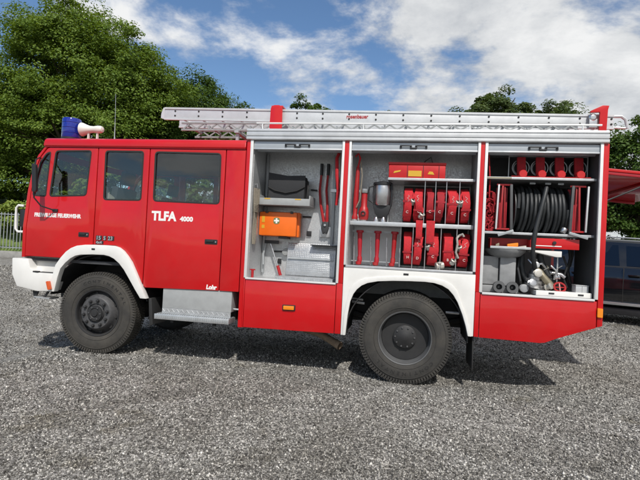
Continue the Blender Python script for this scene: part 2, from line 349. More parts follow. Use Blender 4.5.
def struct(o): o['kind'] = 'structure'; return o
def text_mb(body, size, loc, ext=0.0015, bold=0.0, xscale=1.0, shear=0.0, roll=0.0):   # lettering facing -Y
    cu = bpy.data.curves.new('lettering', 'FONT'); cu.body = body; cu.size = size; cu.extrude = ext; cu.offset = bold; cu.shear = shear; cu.resolution_u = 3
    t = bpy.data.objects.new('lettering_source', cu); COL.objects.link(t)
    bpy.context.view_layer.update()
    me = bpy.data.meshes.new_from_object(t.evaluated_get(bpy.context.evaluated_depsgraph_get()))
    mb = MB(); c, s_ = math.cos(roll), math.sin(roll)
    vs = []
    for v in me.vertices:
        x, z = v.co.x * xscale, v.co.y; vs.append((loc[0] + c * x - s_ * z, loc[1] - v.co.z, loc[2] + s_ * x + c * z))
    mb.add(vs, [tuple(p.vertices) for p in me.polygons])
    bpy.data.objects.remove(t); bpy.data.curves.remove(cu); bpy.data.meshes.remove(me)
    return mb
def text(name, body, size, loc, m, parent, **k):
    mb = text_mb(body, size, loc, **k); A = np.array(mb.v); c = Vector((A.min(0) + A.max(0)) / 2)
    return put(name, mb.mesh(name, c, 0, 0), m, parent, c)
def np_mesh(name, verts, faces, m, smooth=False):
    me = bpy.data.meshes.new(name); nv, nf, k = len(verts), len(faces), faces.shape[1]
    me.vertices.add(nv); me.vertices.foreach_set('co', verts.astype(np.float32).ravel())
    me.loops.add(nf * k); me.loops.foreach_set('vertex_index', faces.astype(np.int32).ravel())
    me.polygons.add(nf); me.polygons.foreach_set('loop_start', np.arange(0, nf * k, k, dtype=np.int32))
    me.update(calc_edges=True); me.materials.append(MAT[m])
    return me

# ------------------------------------------------------------------ ground
def sstep(a, b, t):
    t = np.clip((t - a) / (b - a), 0, 1); return t * t * (3 - 2 * t)
def gh(x, y):                                             # the yard rises a little beyond the truck
    x = np.asarray(x, float); dip = -0.15 * sstep(4.35, 5.3, -x) * (1 - sstep(8.0, 12.0, -x)) * sstep(-3.5, -1.0, np.asarray(y, float)) * (1 - sstep(3.0, 5.5, np.asarray(y, float)))
    return dip + 0.33 * sstep(2.3, 5.2, np.asarray(y, float)) + 0.012 * np.sin(np.asarray(x) * 1.7 + 0.6) * np.sin(np.asarray(y) * 1.3) * (np.abs(np.asarray(y) + 2.6) < 1.6)
ax_x = np.concatenate([np.linspace(-600, -40, 12), np.linspace(-38, 38, 190), np.linspace(40, 600, 12)])
ax_y = np.concatenate([np.linspace(-600, -14, 12), np.linspace(-12, 12, 90), np.linspace(14, 600, 16)])
GX, GY = np.meshgrid(ax_x, ax_y, indexing='ij'); GZ = gh(GX, GY)
gi = np.arange(GX.size).reshape(GX.shape)
gf = np.stack([gi[:-1, :-1], gi[1:, :-1], gi[1:, 1:], gi[:-1, 1:]], -1).reshape(-1, 4)
ground = put('ground', np_mesh('ground', np.stack([GX, GY, GZ], -1).reshape(-1, 3), gf, 'gravel_ground'), None, None, (0, 0, 0)); struct(ground)
ground.data.polygons.foreach_set('use_smooth', [True] * len(ground.data.polygons))
# loose stones, real geometry, dense where the camera is near
def stones(n):
    cx, cy = 0.006, -5.863
    ang = RNG.uniform(-0.95, 0.72, n * 2); u = RNG.uniform(0, 1, n * 2); d0, d1 = 2.3, 22.0
    d = d0 * (d1 / d0) ** (u ** 1.25)
    x = cx + d * np.sin(ang - 0.0); y = cy + d * np.cos(ang)
    k = slice(0, n); x, y, d = x[k], y[k], d[k]; N_ = len(x)
    r = 0.0044 + 0.0085 * RNG.uniform(0, 1, N_) ** 2.2 + 0.0008 * (d - 3).clip(0); big = RNG.uniform(0, 1, N_) < 0.01; r[big] *= 1.6
    base = np.array([[1, 0, 0], [-1, 0, 0], [0, 1, 0], [0, -1, 0], [0, 0, 1], [0, 0, -1]], float)
    V = base[None] * RNG.uniform(0.6, 1.25, (N_, 6, 1)) + RNG.normal(0, 0.16, (N_, 6, 3))
    V[:, :, 2] *= 0.75
    q = RNG.normal(0, 1, (N_, 4)); q /= np.linalg.norm(q, axis=1)[:, None]; w, a, b, c = q.T
    Rm = np.stack([1 - 2 * (b * b + c * c), 2 * (a * b - c * w), 2 * (a * c + b * w), 2 * (a * b + c * w), 1 - 2 * (a * a + c * c), 2 * (b * c - a * w), 2 * (a * c - b * w), 2 * (b * c + a * w), 1 - 2 * (a * a + b * b)], 1).reshape(-1, 3, 3)
    V = np.einsum('nij,nkj->nki', Rm, V) * r[:, None, None]
    V += np.stack([x, y, gh(x, y) + r * RNG.uniform(0.0, 0.55, N_)], 1)[:, None]
    F = np.array([[0, 2, 4], [2, 1, 4], [1, 3, 4], [3, 0, 4], [2, 0, 5], [1, 2, 5], [3, 1, 5], [0, 3, 5]])
    F = (F[None] + 6 * np.arange(N_)[:, None, None]).reshape(-1, 3)
    return V.reshape(-1, 3), F
sv, sf = stones(270000)
gravel = put('gravel', np_mesh('gravel', sv, sf, 'gravel_stone'), None, None, (0, 0, 0)); gravel['kind'] = 'stuff'
gravel['label'] = 'loose grey crushed gravel covering the yard around the truck'; gravel['category'] = 'gravel'

# ================================================================== FIRE TRUCK
T = thing('fire_truck', 'red fire engine with crew cab and three open equipment compartments', 'fire truck', (-1.6, 1.22, 0))
FAR = 2.44
# ---------------- cab side (near, y = CY) and its copy on the far side
CY = 0.015
SIL = [(-4.98, 2.79), (-5.085, 2.66), (-5.155, 2.49), (-5.214, 2.17), (-5.258, 1.68), (-5.25, 1.24)]
door_out = [(-4.90, 2.772), (-4.94, 2.755), (-5.035, 2.64), (-5.098, 2.48), (-5.155, 2.17), (-5.198, 1.68), (-5.195, 1.262), (-4.60, 1.262), (-4.53, 1.352), (-4.375, 1.442), (-4.168, 1.466), (-4.168, 2.772)]
quarter = round_poly([(-4.885, 2.715), (-4.955, 2.69), (-5.05, 2.56), (-5.10, 2.36), (-5.135, 2.10), (-4.925, 2.09)], 0.035)
frontw = round_poly([(-4.812, 2.728), (-4.262, 2.738), (-4.305, 2.12), (-4.872, 2.092)], 0.05)
midw = round_poly([(-4.055, 2.738), (-3.492, 2.738), (-3.494, 2.08), (-4.048, 2.072)], 0.05)
rearw = round_poly([(-3.330, 2.735), (-2.408, 2.725), (-2.396, 2.068), (-3.322, 2.078)], 0.055)
mid_out = [(-4.156, 2.772), (-4.156, 1.468), (-3.825, 1.470), (-3.69, 1.410), (-3.565, 1.270), (-3.41, 0.985), (-3.41, 2.772)]
rear_out = [(-3.398, 2.772), (-3.398, 0.965), (-3.37, 0.938), (-2.346, 0.962), (-2.346, 2.772)]
panel_out = [(-2.334, 2.772), (-2.334, 0.962), (-2.078, 0.964), (-2.078, 2.772)]
def cab_side(y, sgn, detail):
    def P(name, out, holes, mname='red_paint', th=0.035, bev=0.006):
        return obj(name, MB().plate(out, y, y + sgn * th, holes), mname, T, bevel=bev)
    def pane(par, poly, nm='window_pane'):
        ww = obj(nm, MB().plate(offset_poly(poly, 0.012), y + sgn * 0.014, y + sgn * 0.019), 'cab_glass', par, smooth=0)
        obj('window_seal', MB().plate(offset_poly(poly, 0.004), y - sgn * 0.003, y + sgn * 0.013, [offset_poly(poly, -0.016)]), 'rubber_dark', par, bevel=0.002)
        return ww
    fd = P('front_door', door_out, [quarter, frontw]); pane(fd, frontw); pane(fd, quarter, 'quarter_window')
    md = P('side_panel', mid_out, [midw]); pane(md, midw)
    rd = P('rear_door', rear_out, [rearw]); pane(rd, rearw)
    rp = P('rear_panel', panel_out, [])
    ap = SIL + [(-5.198, 1.25), (-5.204, 1.68), (-5.162, 2.17), (-5.106, 2.485), (-5.043, 2.648), (-4.95, 2.768), (-4.92, 2.782)]
    obj('windscreen_pillar', MB().plate(ap, y - sgn * 0.002, y + sgn * 0.11), 'red_paint', T, bevel=0.012)
    return fd, md, rd, rp
fd, md, rd, rp = cab_side(CY, 1, True)
cab_side(FAR - CY, -1, False)
# handles and lettering
def handle(par, x0, x1, z0, z1):
    h = obj('door_handle', MB().plate(round_poly([(x0, z0), (x1, z0), (x1, z1), (x0, z1)], 0.012), CY - 0.006, CY + 0.004), 'black_plastic', par, bevel=0.002)
    obj('lever', MB().box(x0 + 0.02, x1 - 0.05, CY - 0.02, CY - 0.007, (z0 + z1) / 2 - 0.004, z1 - 0.012), 'rubber_dark', par, bevel=0.004)
    obj('lock', MB().lathe([(0.001, -0.006), (0.009, -0.006), (0.010, 0.0)], (x1 - 0.022, CY - 0.006, (z0 + z1) / 2), n=12), 'steel', par)
handle(fd, -4.387, -4.232, 1.562, 1.624); handle(rd, -2.567, -2.395, 1.55, 1.612)
text('lettering', 'FREIWILLIGE FEUERWEHR', 0.072, (-5.085, CY - 0.001, 1.812), 'white_letter', fd, bold=0.0034, xscale=0.86)
text('lettering', 'TLFA', 0.163, (-3.325, CY - 0.001, 1.832), 'white_letter', rd, bold=0.0075, xscale=0.93)
text('lettering', '4000', 0.082, (-2.925, CY - 0.001, 1.832), 'white_letter', rd, bold=0.004, xscale=1.08)
lg = text('maker_logo', 'Lohr', 0.075, (-2.515, CY - 0.001, 0.975), 'white_letter', rd, bold=0.004, xscale=0.95, shear=0.1)
for k, (ch, x0, x1) in enumerate([('15', -4.122, -4.030), ('S', -4.012, -3.965), ('23', -3.947, -3.852)]):
    bx = obj('badge_plate', MB().box(x0, x1, CY - 0.006, CY - 0.0005, 1.530, 1.590), 'black_plastic', md, bevel=0.002)
    text('badge_letters', ch, 0.072, (x0 + 0.004, CY - 0.0075, 1.535), 'aluminium', md, bold=0.0015, xscale=1.0)
obj('badge_plate', MB().box(-4.122, -4.008, CY - 0.006, CY - 0.0005, 1.478, 1.520), 'black_plastic', md, bevel=0.002)
text('badge_letters', '4x4', 0.050, (-4.115, CY - 0.0075, 1.483), 'aluminium', md, bold=0.001, xscale=1.15)
# roof, gutter, front
roof_poly = [(-0.004, 2.786), (-0.008, 2.80), (0.012, 2.875), (0.05, 2.905), (0.35, 2.945), (1.22, 2.965), (2.09, 2.945), (2.39, 2.905), (2.428, 2.875), (2.448, 2.80), (2.444, 2.786), (2.40, 2.778), (0.04, 2.778)]
rm = MB().prism_x(roof_poly, -4.995, -2.078); cab_roof = obj('cab_roof', rm, 'red_paint', T, bevel=0.014)
obj('roof_gutter', MB().box(-4.97, -2.08, CY - 0.012, CY + 0.01, 2.7765, 2.7845), 'red_dark', cab_roof, bevel=0.002)
def front_x(z, y):
    zz = [p[1] for p in SIL][::-1]; xx = [p[0] for p in SIL][::-1]; x = float(np.interp(z, zz, xx)); u = (y - 1.22) / 1.2
    return x - 0.17 * max(0.0, 1 - abs(u) ** 3.2)
obj('front_panel', MB().grid(lambda u, v: (front_x(1.24 + 0.66 * v, 0.018 + 2.404 * u), 0.018 + 2.404 * u, 1.24 + 0.66 * v), 30, 8), 'red_paint', T)
ws = obj('windscreen', MB().grid(lambda u, v: (front_x(1.905 + 0.79 * v, 0.10 + 2.24 * u), 0.10 + 2.24 * u, 1.905 + 0.79 * v), 30, 8), 'cab_glass', T)
obj('front_header', MB().grid(lambda u, v: (front_x(2.70 + 0.09 * v, 0.018 + 2.404 * u), 0.018 + 2.404 * u, 2.70 + 0.09 * v), 30, 2), 'red_paint', T)
gr = obj('front_grille', MB().box(-5.455, -5.435, 0.55, 1.89, 1.36, 1.72), 'black_plastic', T, bevel=0.008)
for k in range(5): obj('slat', MB().box(-5.472, -5.45, 0.58, 1.86, 1.40 + 0.06 * k, 1.42 + 0.06 * k), 'dark_metal', gr)
cab_back = obj('cab_back_wall', MB().box(-2.12, -2.082, 0.06, FAR - 0.06, 0.97, 2.77), 'red_dark', T)
obj('cab_floor', MB().box(-5.15, -2.13, 0.06, FAR - 0.06, 1.20, 1.24), 'interior', T)
obj('cab_lining', MB().box(-4.95, -2.13, 0.06, FAR - 0.06, 2.755, 2.774), 'interior', T)
obj('inner_sill', MB().box(-3.36, -2.09, 0.055, 0.20, 0.965, 1.198), 'red_dark', T); obj('inner_sill', MB().box(-3.36, -2.09, FAR - 0.2, FAR - 0.055, 0.965, 1.198), 'red_dark', T)
def seat(x, y0, y1, back):
    s_ = obj('cab_seat', MB().box(x - 0.05, x + 0.42, y0, y1, 1.25, 1.66), 'seat_cloth', T, bevel=0.04)
    obj('backrest', MB().plate([(x + 0.40, 1.60), (x + 0.52, 1.60), (x + 0.62, 2.28), (x + 0.52, 2.30)], y0 + 0.02, y1 - 0.02), 'seat_cloth', s_, bevel=0.03)
    if back: obj('headrest', MB().plate([(x + 0.55, 2.33), (x + 0.63, 2.33), (x + 0.66, 2.52), (x + 0.58, 2.53)], (y0 + y1) / 2 - 0.14, (y0 + y1) / 2 + 0.14), 'seat_cloth', s_, bevel=0.03)
seat(-4.62, 0.25, 0.78, True); seat(-4.62, 1.62, 2.15, True); seat(-2.85, 0.15, 2.3, False)
stw = obj('steering_wheel', MB().tube([(-4.80 + 0.11 * math.sin(a), 0.52 + 0.21 * math.cos(a), 1.98 + 0.17 * math.sin(a)) for a in np.linspace(0, 2 * PI, 24, endpoint=False)], 0.014, 6, True), 'black_plastic', T)
obj('steering_column', MB().tube([(-4.80, 0.52, 1.98), (-5.0, 0.52, 1.5)], 0.03), 'black_plastic', T)
obj('dashboard', MB().box(-5.13, -4.95, 0.12, FAR - 0.12, 1.55, 1.93), 'interior', T, bevel=0.04)
# mirror
mi = obj('side_mirror', MB().plate(round_poly([(-4.925, 2.50), (-4.865, 2.49), (-4.835, 2.13), (-4.895, 2.115)], 0.03), -0.275, -0.235), 'black_plastic', T, bevel=0.012)
obj('mirror_arm', MB().tube([(-4.88, -0.235, 2.46), (-4.93, -0.215, 2.30), (-4.91, -0.215, 2.05), (-4.87, -0.13, 1.95), (-4.78, -0.02, 1.91), (-4.76, 0.02, 1.905)], 0.010, 8), 'black_plastic', mi)
obj('mirror_arm', MB().tube([(-4.91, -0.23, 2.45), (-4.96, -0.16, 2.57), (-5.03, -0.02, 2.62), (-5.04, 0.03, 2.62)], 0.009, 8), 'black_plastic', mi)
obj('arm_foot', MB().box(-4.80, -4.72, CY - 0.02, CY - 0.001, 1.885, 1.925), 'black_plastic', mi, bevel=0.005)
# corner grab guard at the front edge
gd = obj('corner_guard', MB().tube([(-5.27, 0.03, 1.95), (-5.345, 0.015, 1.955), (-5.372, 0.01, 1.92), (-5.365, 0.01, 1.63), (-5.335, 0.015, 1.59), (-5.26, 0.03, 1.59)], 0.017, 8), 'white_paint', T)
obj('guard_pad', MB().box(-5.335, -5.25, 0.03, 0.10, 1.66, 1.90), 'black_plastic', gd, bevel=0.008)
mat('blue_rib', (0.004, 0.012, 0.16), 0.2)
# blue beacon, horn, antenna
be = obj('beacon', MB().lathe([(0.13, 0), (0.13, 0.035), (0.125, 0.04)], (-4.85, 0.35, 2.935), (0, 0, 1), 28), 'black_plastic', T)
obj('beacon_lens', MB().lathe([(0.122, 0.04), (0.128, 0.05), (0.128, 0.30), (0.118, 0.318), (0.06, 0.325), (0, 0.326)], (-4.85, 0.35, 2.935), (0, 0, 1), 36), 'blue_lens', be)
for k in range(3): obj('lens_rib', MB().ring([(0.1275, -0.004), (0.132, 0.0), (0.1275, 0.004)], (-4.85, 0.35, 3.04 + 0.075 * k), (0, 0, 1), 36), 'blue_rib', be)
sh = obj('siren_horn', MB().lathe([(0, 0.015), (0.085, 0.0), (0.097, 0.005), (0.092, 0.025), (0.070, 0.075), (0.052, 0.13), (0.046, 0.19), (0.050, 0.22), (0.055, 0.26), (0.052, 0.30), (0.040, 0.33), (0, 0.34)], (-4.685, 0.35, 3.105), (1, 0, 0), 24), 'cream', T)
obj('horn_foot', MB().box(-4.44, -4.42, 0.335, 0.365, 2.935, 3.07), 'cream', sh); obj('horn_foot', MB().box(-4.58, -4.56, 0.335, 0.365, 2.935, 3.07), 'cream', sh)
an = obj('antenna', MB().tube([(-4.16, 0.35, 2.94), (-4.16, 0.35, 3.02), (-4.165, 0.35, 3.25), (-4.18, 0.35, 3.62)], [0.012, 0.006, 0.003, 0.002], 6), 'aluminium', T)
# bumper and step
bp_out = [(-5.372, 1.225), (-5.118, 1.225), (-5.078, 1.10), (-4.985, 1.043), (-4.690, 1.043), (-4.765, 0.800), (-4.945, 0.788), (-5.275, 0.836), (-5.36, 1.0)]
bu = obj('bumper', MB().plate(bp_out, -0.015, 0.22), 'white_paint', T, bevel=0.015)
obj('bumper_front', MB().grid(lambda u, v: (float(np.interp(v, [0, 0.25, 0.9, 1], [-5.28, -5.37, -5.375, -5.33])) - 0.30 * max(0, 1 - abs((0.222 + 1.996 * u - 1.22) / 1.0) ** 7), 0.222 + 1.996 * u, 0.838 + 0.385 * v), 24, 6), 'white_paint', bu)
obj('bumper_end', MB().plate(bp_out, FAR - 0.22, FAR + 0.015), 'white_paint', bu, bevel=0.015)
obj('step_recess', MB().box(-5.13, -4.66, 0.12, 0.15, 1.03, 1.255), 'white_paint', T)
obj('foot_step', MB().box(-5.04, -4.69, 0.0, 0.12, 1.0435, 1.052), 'dark_metal', bu)
obj('step_slot', MB().box(-5.03, -4.945, -0.019, -0.0155, 1.046, 1.064).box(-5.03, -4.945, -0.0155, 0.02, 1.0525, 1.064), 'rubber_dark', bu)
obj('marker_light', MB().plate(round_poly([(-4.775, 0.935), (-4.735, 0.945), (-4.70, 0.83), (-4.74, 0.825)], 0.01), -0.075, -0.036), 'amber_red', T, bevel=0.004)
stp = obj('entry_step', MB().plate([(-5.0, 0.70), (-4.76, 0.688), (-4.76, 0.706), (-5.0, 0.718)], -0.005, 0.18), 'aluminium', T)
obj('step_bracket', MB().plate([(-5.055, 0.785), (-4.965, 0.785), (-5.0, 0.69), (-5.03, 0.69)], 0.03, 0.05), 'chassis_black', stp)
obj('step_bracket', MB().plate([(-4.83, 0.79), (-4.80, 0.79), (-4.87, 0.69), (-4.90, 0.69)], 0.03, 0.05), 'chassis_black', stp)
# front wheel arch
fo = [(-4.775, 0.80), (-4.735, 0.95), (-4.680, 1.165), (-4.61, 1.265), (-4.535, 1.350), (-4.46, 1.405), (-4.375, 1.440), (-4.25, 1.458), (-4.121, 1.464), (-3.95, 1.466), (-3.825, 1.464), (-3.75, 1.444), (-3.69, 1.404), (-3.625, 1.34), (-3.565, 1.262), (-3.50, 1.145), (-3.321, 0.795)]
fi = [(-3.405, 0.795), (-3.485, 0.905), (-3.575, 1.035), (-3.66, 1.155), (-3.735, 1.235), (-3.814, 1.292), (-3.885, 1.322), (-3.965, 1.335), (-4.14, 1.332), (-4.307, 1.320), (-4.385, 1.302), (-4.455, 1.265), (-4.53, 1.200), (-4.597, 1.120), (-4.635, 1.0), (-4.675, 0.80)]
fa = obj('front_arch', MB().plate(fo + fi, -0.032, 0.06), 'white_paint', T, bevel=0.012)
obj('reflector', MB().box(-4.145, -4.095, -0.037, -0.0325, 1.395, 1.417), 'black_plastic', fa, bevel=0.002)
def well(x, r, z, w0, w1, zlo):
    a0 = math.asin(max(-1, min(1, (zlo - z) / r))); arc = [(x + r * math.cos(t), z + r * math.sin(t)) for t in np.linspace(a0, PI - a0, 28)]
    arc2 = [(x + (r + 0.012) * math.cos(t), z + (r + 0.012) * math.sin(t)) for t in np.linspace(PI - a0, a0, 28)]
    return MB().plate(arc + arc2, w0, w1)
obj('wheel_well', well(-4.075, 0.735, 0.585, 0.061, 0.72, 0.75), 'chassis_black', T)
obj('well_dark_plate', MB().box(-4.85, -3.25, 0.721, 0.735, 0.72, 1.32), 'chassis_black', T)  # dark plate added behind the front wheel so its well reads dark
obj('well_dark_plate', MB().box(-0.72, 0.78, 0.751, 0.765, 0.62, 1.30), 'chassis_black', T)  # the same added plate, darkening the rear wheel well
obj('mud_flap', MB().plate([(-3.315, 0.80), (-3.275, 0.80), (-3.235, 0.46), (-3.285, 0.44)], 0.03, 0.42), 'rubber_dark', T, bevel=0.004)
# step box below the rear door
sb = obj('step_box', MB().box(-3.115, -2.168, 0.03, 0.30, 0.695, 0.962), 'grey_paint', T, bevel=0.006)
def tread_strip():
    m = MB().box(-3.11, -2.17, 0.022, 0.0295, 0.622, 0.695)
    for k in range(27):
        x = -3.09 + k * 0.0342; s_ = 1 if k % 2 else -1
        m.obox((x, 0.0205, 0.658), (0.007, 0.005, 0.05), Matrix.Rotation(s_ * 0.7, 3, 'Y'))
    return m
obj('tread_plate', tread_strip(), 'aluminium', sb)
sd = obj('side_step', MB().box(-3.19, -2.172, -0.03, -0.008, 0.548, 0.615).box(-3.19, -2.172, 0.19, 0.21, 0.548, 0.615).box(-3.19, -3.17, -0.008, 0.19, 0.548, 0.615).box(-2.192, -2.172, -0.008, 0.19, 0.548, 0.615), 'aluminium', T, bevel=0.004)
tg = MB()
for k in range(33): tg.box(-3.165 + k * 0.03, -3.145 + k * 0.03, -0.008, 0.19, 0.596, 0.620)
for k in range(33): tg.obox((-3.155 + k * 0.03, -0.032, 0.582), (0.014, 0.006, 0.032))
tr_ = obj('step_grating', tg, 'zinc', sd); tr_['kind'] = 'stuff'
obj('step_bracket', MB().box(-3.0, -2.96, 0.05, 0.09, 0.50, 0.546), 'chassis_black', sd)
obj('step_bracket', MB().box(-2.42, -2.38, 0.05, 0.09, 0.50, 0.546), 'chassis_black', sd)
obj('air_pipe', MB().tube([(-2.20, 0.12, 0.73), (-2.02, 0.12, 0.725)], 0.012), 'aluminium', T)

# ---------------- equipment body
obj('corner_post', MB().box(-2.062, -2.012, 0.0, 0.62, 0.522, 2.8965), 'red_paint', T, bevel=0.006)
def trim(x0, x1, z0, z1): return obj('trim_strip', MB().box(x0, x1, -0.010, 0.03, z0, z1), 'aluminium_white', T, bevel=0.003)
mat('aluminium_white', (0.70, 0.70, 0.69), 0.4, metal=0.2, var=0.05)
trim(-2.0115, -1.975, 1.153, 2.8965)
for (w0, r0, r1, w1) in [(-0.838, -0.808, -0.752, -0.724), (0.760, 0.790, 0.840, 0.872)]:
    obj('pillar', MB().box(r0 + 0.0005, r1 - 0.0005, 0.0, 0.045, 1.156, 2.8965), 'red_paint', T, bevel=0.004)
    trim(w0, r0, 1.156 if w0 < 0 else 1.385, 2.8965); trim(r1, w1, 1.385 if w0 < 0 else 1.156, 2.8965)
trim(2.074, 2.106, 1.153, 2.8965)
rear_post = obj('corner_post', MB().plate([(2.1065, 2.8965), (2.168, 2.8965), (2.166, 0.862), (2.108, 0.842)], 0.0, 0.10), 'red_paint', T, bevel=0.008)
obj('marker_light', MB().plate(round_poly([(2.103, 0.96), (2.158, 0.957), (2.158, 1.057), (2.103, 1.06)], 0.008), -0.022, -0.0005), 'amber', T, bevel=0.005)
# lower panels
obj('lower_strip', MB().box(-2.010, -1.995, 0.0, 0.05, 0.524, 1.152), 'red_paint', T, bevel=0.003)
lp = obj('lower_panel', MB().plate([(-1.990, 1.134), (-1.990, 0.528), (-0.832, 0.541), (-0.832, 1.134)], 0.0, 0.04), 'red_paint', T, bevel=0.006)
obj('lower_strip', MB().plate([(-0.826, 1.154), (-0.826, 0.540), (-0.752, 0.542), (-0.752, 1.154)], 0.0, 0.05), 'red_paint', T, bevel=0.005)
ml = obj('marker_light', MB().plate(round_poly([(-1.489, 0.778), (-1.325, 0.780), (-1.325, 0.850), (-1.489, 0.848)], 0.008), -0.012, -0.0005), 'black_plastic', T, bevel=0.003)
obj('lens', MB().plate(round_poly([(-1.474, 0.790), (-1.340, 0.792), (-1.340, 0.839), (-1.474, 0.837)], 0.006), -0.026, -0.0125), 'amber', ml, bevel=0.004)
obj('sill_strip', MB().box(-1.990, -0.838, -0.014, 0.05, 1.1355, 1.1555), 'aluminium_white', T, bevel=0.003)
obj('lower_strip', MB().plate([(0.800, 1.154), (0.800, 0.637), (0.852, 0.634), (0.852, 1.154)], 0.0, 0.05), 'red_paint', T, bevel=0.005)
obj('lower_panel', MB().plate([(0.858, 1.131), (0.858, 0.632), (1.52, 0.622), (1.575, 0.630), (1.708, 0.690), (2.009, 0.805), (2.100, 0.836), (2.100, 1.131)], 0.0, 0.04), 'red_paint', T, bevel=0.006)
obj('sill_strip', MB().box(0.873, 2.073, -0.014, 0.05, 1.1325, 1.1555), 'aluminium_white', T, bevel=0.003)
# rear wheel arch panel
arch = [(-0.688, 0.536), (-0.672, 0.78), (-0.648, 0.945), (-0.615, 1.035), (-0.575, 1.095), (-0.52, 1.145), (-0.45, 1.180), (-0.33, 1.208), (-0.15, 1.225), (0.05, 1.233), (0.22, 1.236), (0.33, 1.228), (0.42, 1.205), (0.495, 1.165), (0.555, 1.10), (0.605, 1.02), (0.665, 0.88), (0.708, 0.75), (0.735, 0.638)]
ra = obj('rear_arch', MB().plate([(-0.748, 1.352), (-0.748, 0.532)] + arch + [(0.795, 0.638), (0.795, 1.352)], -0.004, 0.045), 'white_paint', T, bevel=0.006)
flo = [(arch[0][0] - 0.035, 0.534)] + [(p[0] + (-0.045 if i < 7 else (0.04 if i > 11 else 0)), p[1] + (0.055 if 2 < i < 15 else 0.0)) for i, p in enumerate(arch[1:-1], 1)] + [(0.776, 0.637)]
obj('arch_flare', MB().plate(flo + arch[::-1], -0.022, -0.0045), 'white_paint', ra, bevel=0.007)
obj('reflector', MB().box(-0.03, 0.03, -0.010, -0.0048, 1.300, 1.322), 'black_plastic', ra, bevel=0.002)
obj('wheel_well', well(0.02, 0.715, 0.545, 0.046, 0.75, 0.55), 'chassis_black', T)
mf = obj('mud_flap', MB().plate([(0.795, 0.63), (0.812, 0.63), (0.815, 0.235), (0.803, 0.235)], 0.05, 0.62), 'rubber_dark', T, bevel=0.003)
# cornice along the roof edge: four aluminium bands with recessed grooves
co = obj('cornice', MB().prism_x([(-0.018, 3.040), (-0.024, 3.012), (-0.010, 3.008), (-0.010, 3.000), (-0.026, 2.996), (-0.026, 2.952), (-0.010, 2.948), (-0.010, 2.940), (-0.030, 2.936), (-0.030, 2.906), (-0.015, 2.8975), (0.10, 2.8975), (0.10, 3.040)], -2.066, 2.156), 'white_rail', T, bevel=0.002)
obj('cornice', MB().box(-2.066, 2.156, FAR - 0.10, FAR + 0.02, 2.8975, 3.040), 'white_rail', T, bevel=0.005)
obj('body_roof', MB().box(-2.05, 2.15, 0.101, FAR - 0.101, 2.960, 2.985), 'galvanised', T)
rr = MB().tube([(-1.97, 0.06, 3.128), (2.10, 0.06, 3.118)], 0.011, 8)
roof_rail = obj('roof_rail', rr, 'aluminium_white', T)
for x in (-1.89, -0.60, 0.66, 1.90): obj('rail_post', MB().tube([(x, 0.06, 3.041), (x, 0.06, 3.118)], 0.009, 8), 'aluminium_white', roof_rail)
# far side, rear wall with the pump opening, tank core
obj('far_side_wall', MB().box(-2.06, 2.16, FAR - 0.04, FAR, 1.36, 2.8965).box(-2.06, -0.75, FAR - 0.04, FAR, 0.55, 1.359).box(0.80, 2.16, FAR - 0.04, FAR, 0.75, 1.359), 'red_paint', T, bevel=0.004)
rwm = MB().box(2.125, 2.165, 0.101, 0.72, 0.862, 2.8965).box(2.125, 2.165, 1.92, FAR - 0.041, 0.862, 2.8965).box(2.125, 2.165, 0.721, 1.919, 2.52, 2.8965).box(2.125, 2.165, 0.721, 1.919, 0.862, 1.12)
obj('rear_wall', rwm, 'red_paint', T)
fl = obj('tail_flap', MB().obox((2.80, 1.24, 2.585), (1.22, 2.16, 0.035), Matrix.Rotation(0.085, 3, 'Y')), 'red_paint', T, bevel=0.01)
obj('flap_frame', MB().obox((2.80, 0.19, 2.55), (1.18, 0.04, 0.035), Matrix.Rotation(0.085, 3, 'Y')).obox((2.80, 2.29, 2.55), (1.18, 0.04, 0.035), Matrix.Rotation(0.085, 3, 'Y')).obox((2.80, 1.24, 2.55), (0.05, 2.05, 0.03), Matrix.Rotation(0.085, 3, 'Y')), 'red_dark', fl, bevel=0.004)
obj('gas_strut', MB().tube([(2.17, 0.24, 2.25), (2.75, 0.24, 2.53)], 0.010, 8), 'chassis_black', fl)
obj('water_tank', MB().box(-2.0, 0.80, 0.66, 1.78, 1.0, 2.90), 'grey_cast', T)
# compartments
def wall(name, par, *b, m='galvanised', bev=0.0): return obj(name, MB().box(*b), m, par, bevel=bev)
def compartment(x0, x1, z0, depth, nm):
    f = wall('compartment_floor', T, x0, x1, 0.051, depth, z0 - 0.03, z0)
    wall('back_wall', T, x0, x1, depth + 0.001, depth + 0.02, z0 - 0.03, 2.90)
    wall('compartment_ceiling', T, x0, x1, 0.10, depth, 2.87, 2.89)
compartment(-1.97, -0.85, 1.150, 0.60, 'a'); compartment(-0.715, 0.765, 1.375, 0.60, 'b')
wall('side_wall', T, -2.009, -1.971, 0.051, 0.60, 1.12, 2.89); wall('side_wall', T, -0.849, -0.820, 0.051, 0.60, 1.12, 2.89)
wall('side_wall', T, -0.745, -0.716, 0.051, 0.60, 1.35, 2.89); wall('side_wall', T, 0.766, 0.792, 0.051, 0.60, 1.35, 2.89, m='grey_cast')
wall('side_wall', T, 0.838, 0.872, 0.051, 1.90, 1.12, 2.89, m='wall_dark'); wall('side_wall', T, 2.074, 2.100, 0.051, 0.72, 1.12, 2.89, m='wall_dark')
wall('compartment_floor', T, 0.873, 2.073, 0.051, 1.90, 1.12, 1.150, m='casing_grey'); wall('back_wall', T, 0.873, 2.124, 1.90, 1.92, 1.12, 2.90, m='wall_dark')
wall('compartment_ceiling', T, 0.873, 2.073, 0.10, 1.90, 2.87, 2.89); wall('back_wall', T, 0.873, 2.073, 0.78, 0.80, 1.88, 2.87, m='dark_metal')
wall('shelf_edge', T, -0.724, 0.760, -0.006, 0.05, 1.3535, 1.3845, m='aluminium', bev=0.004)
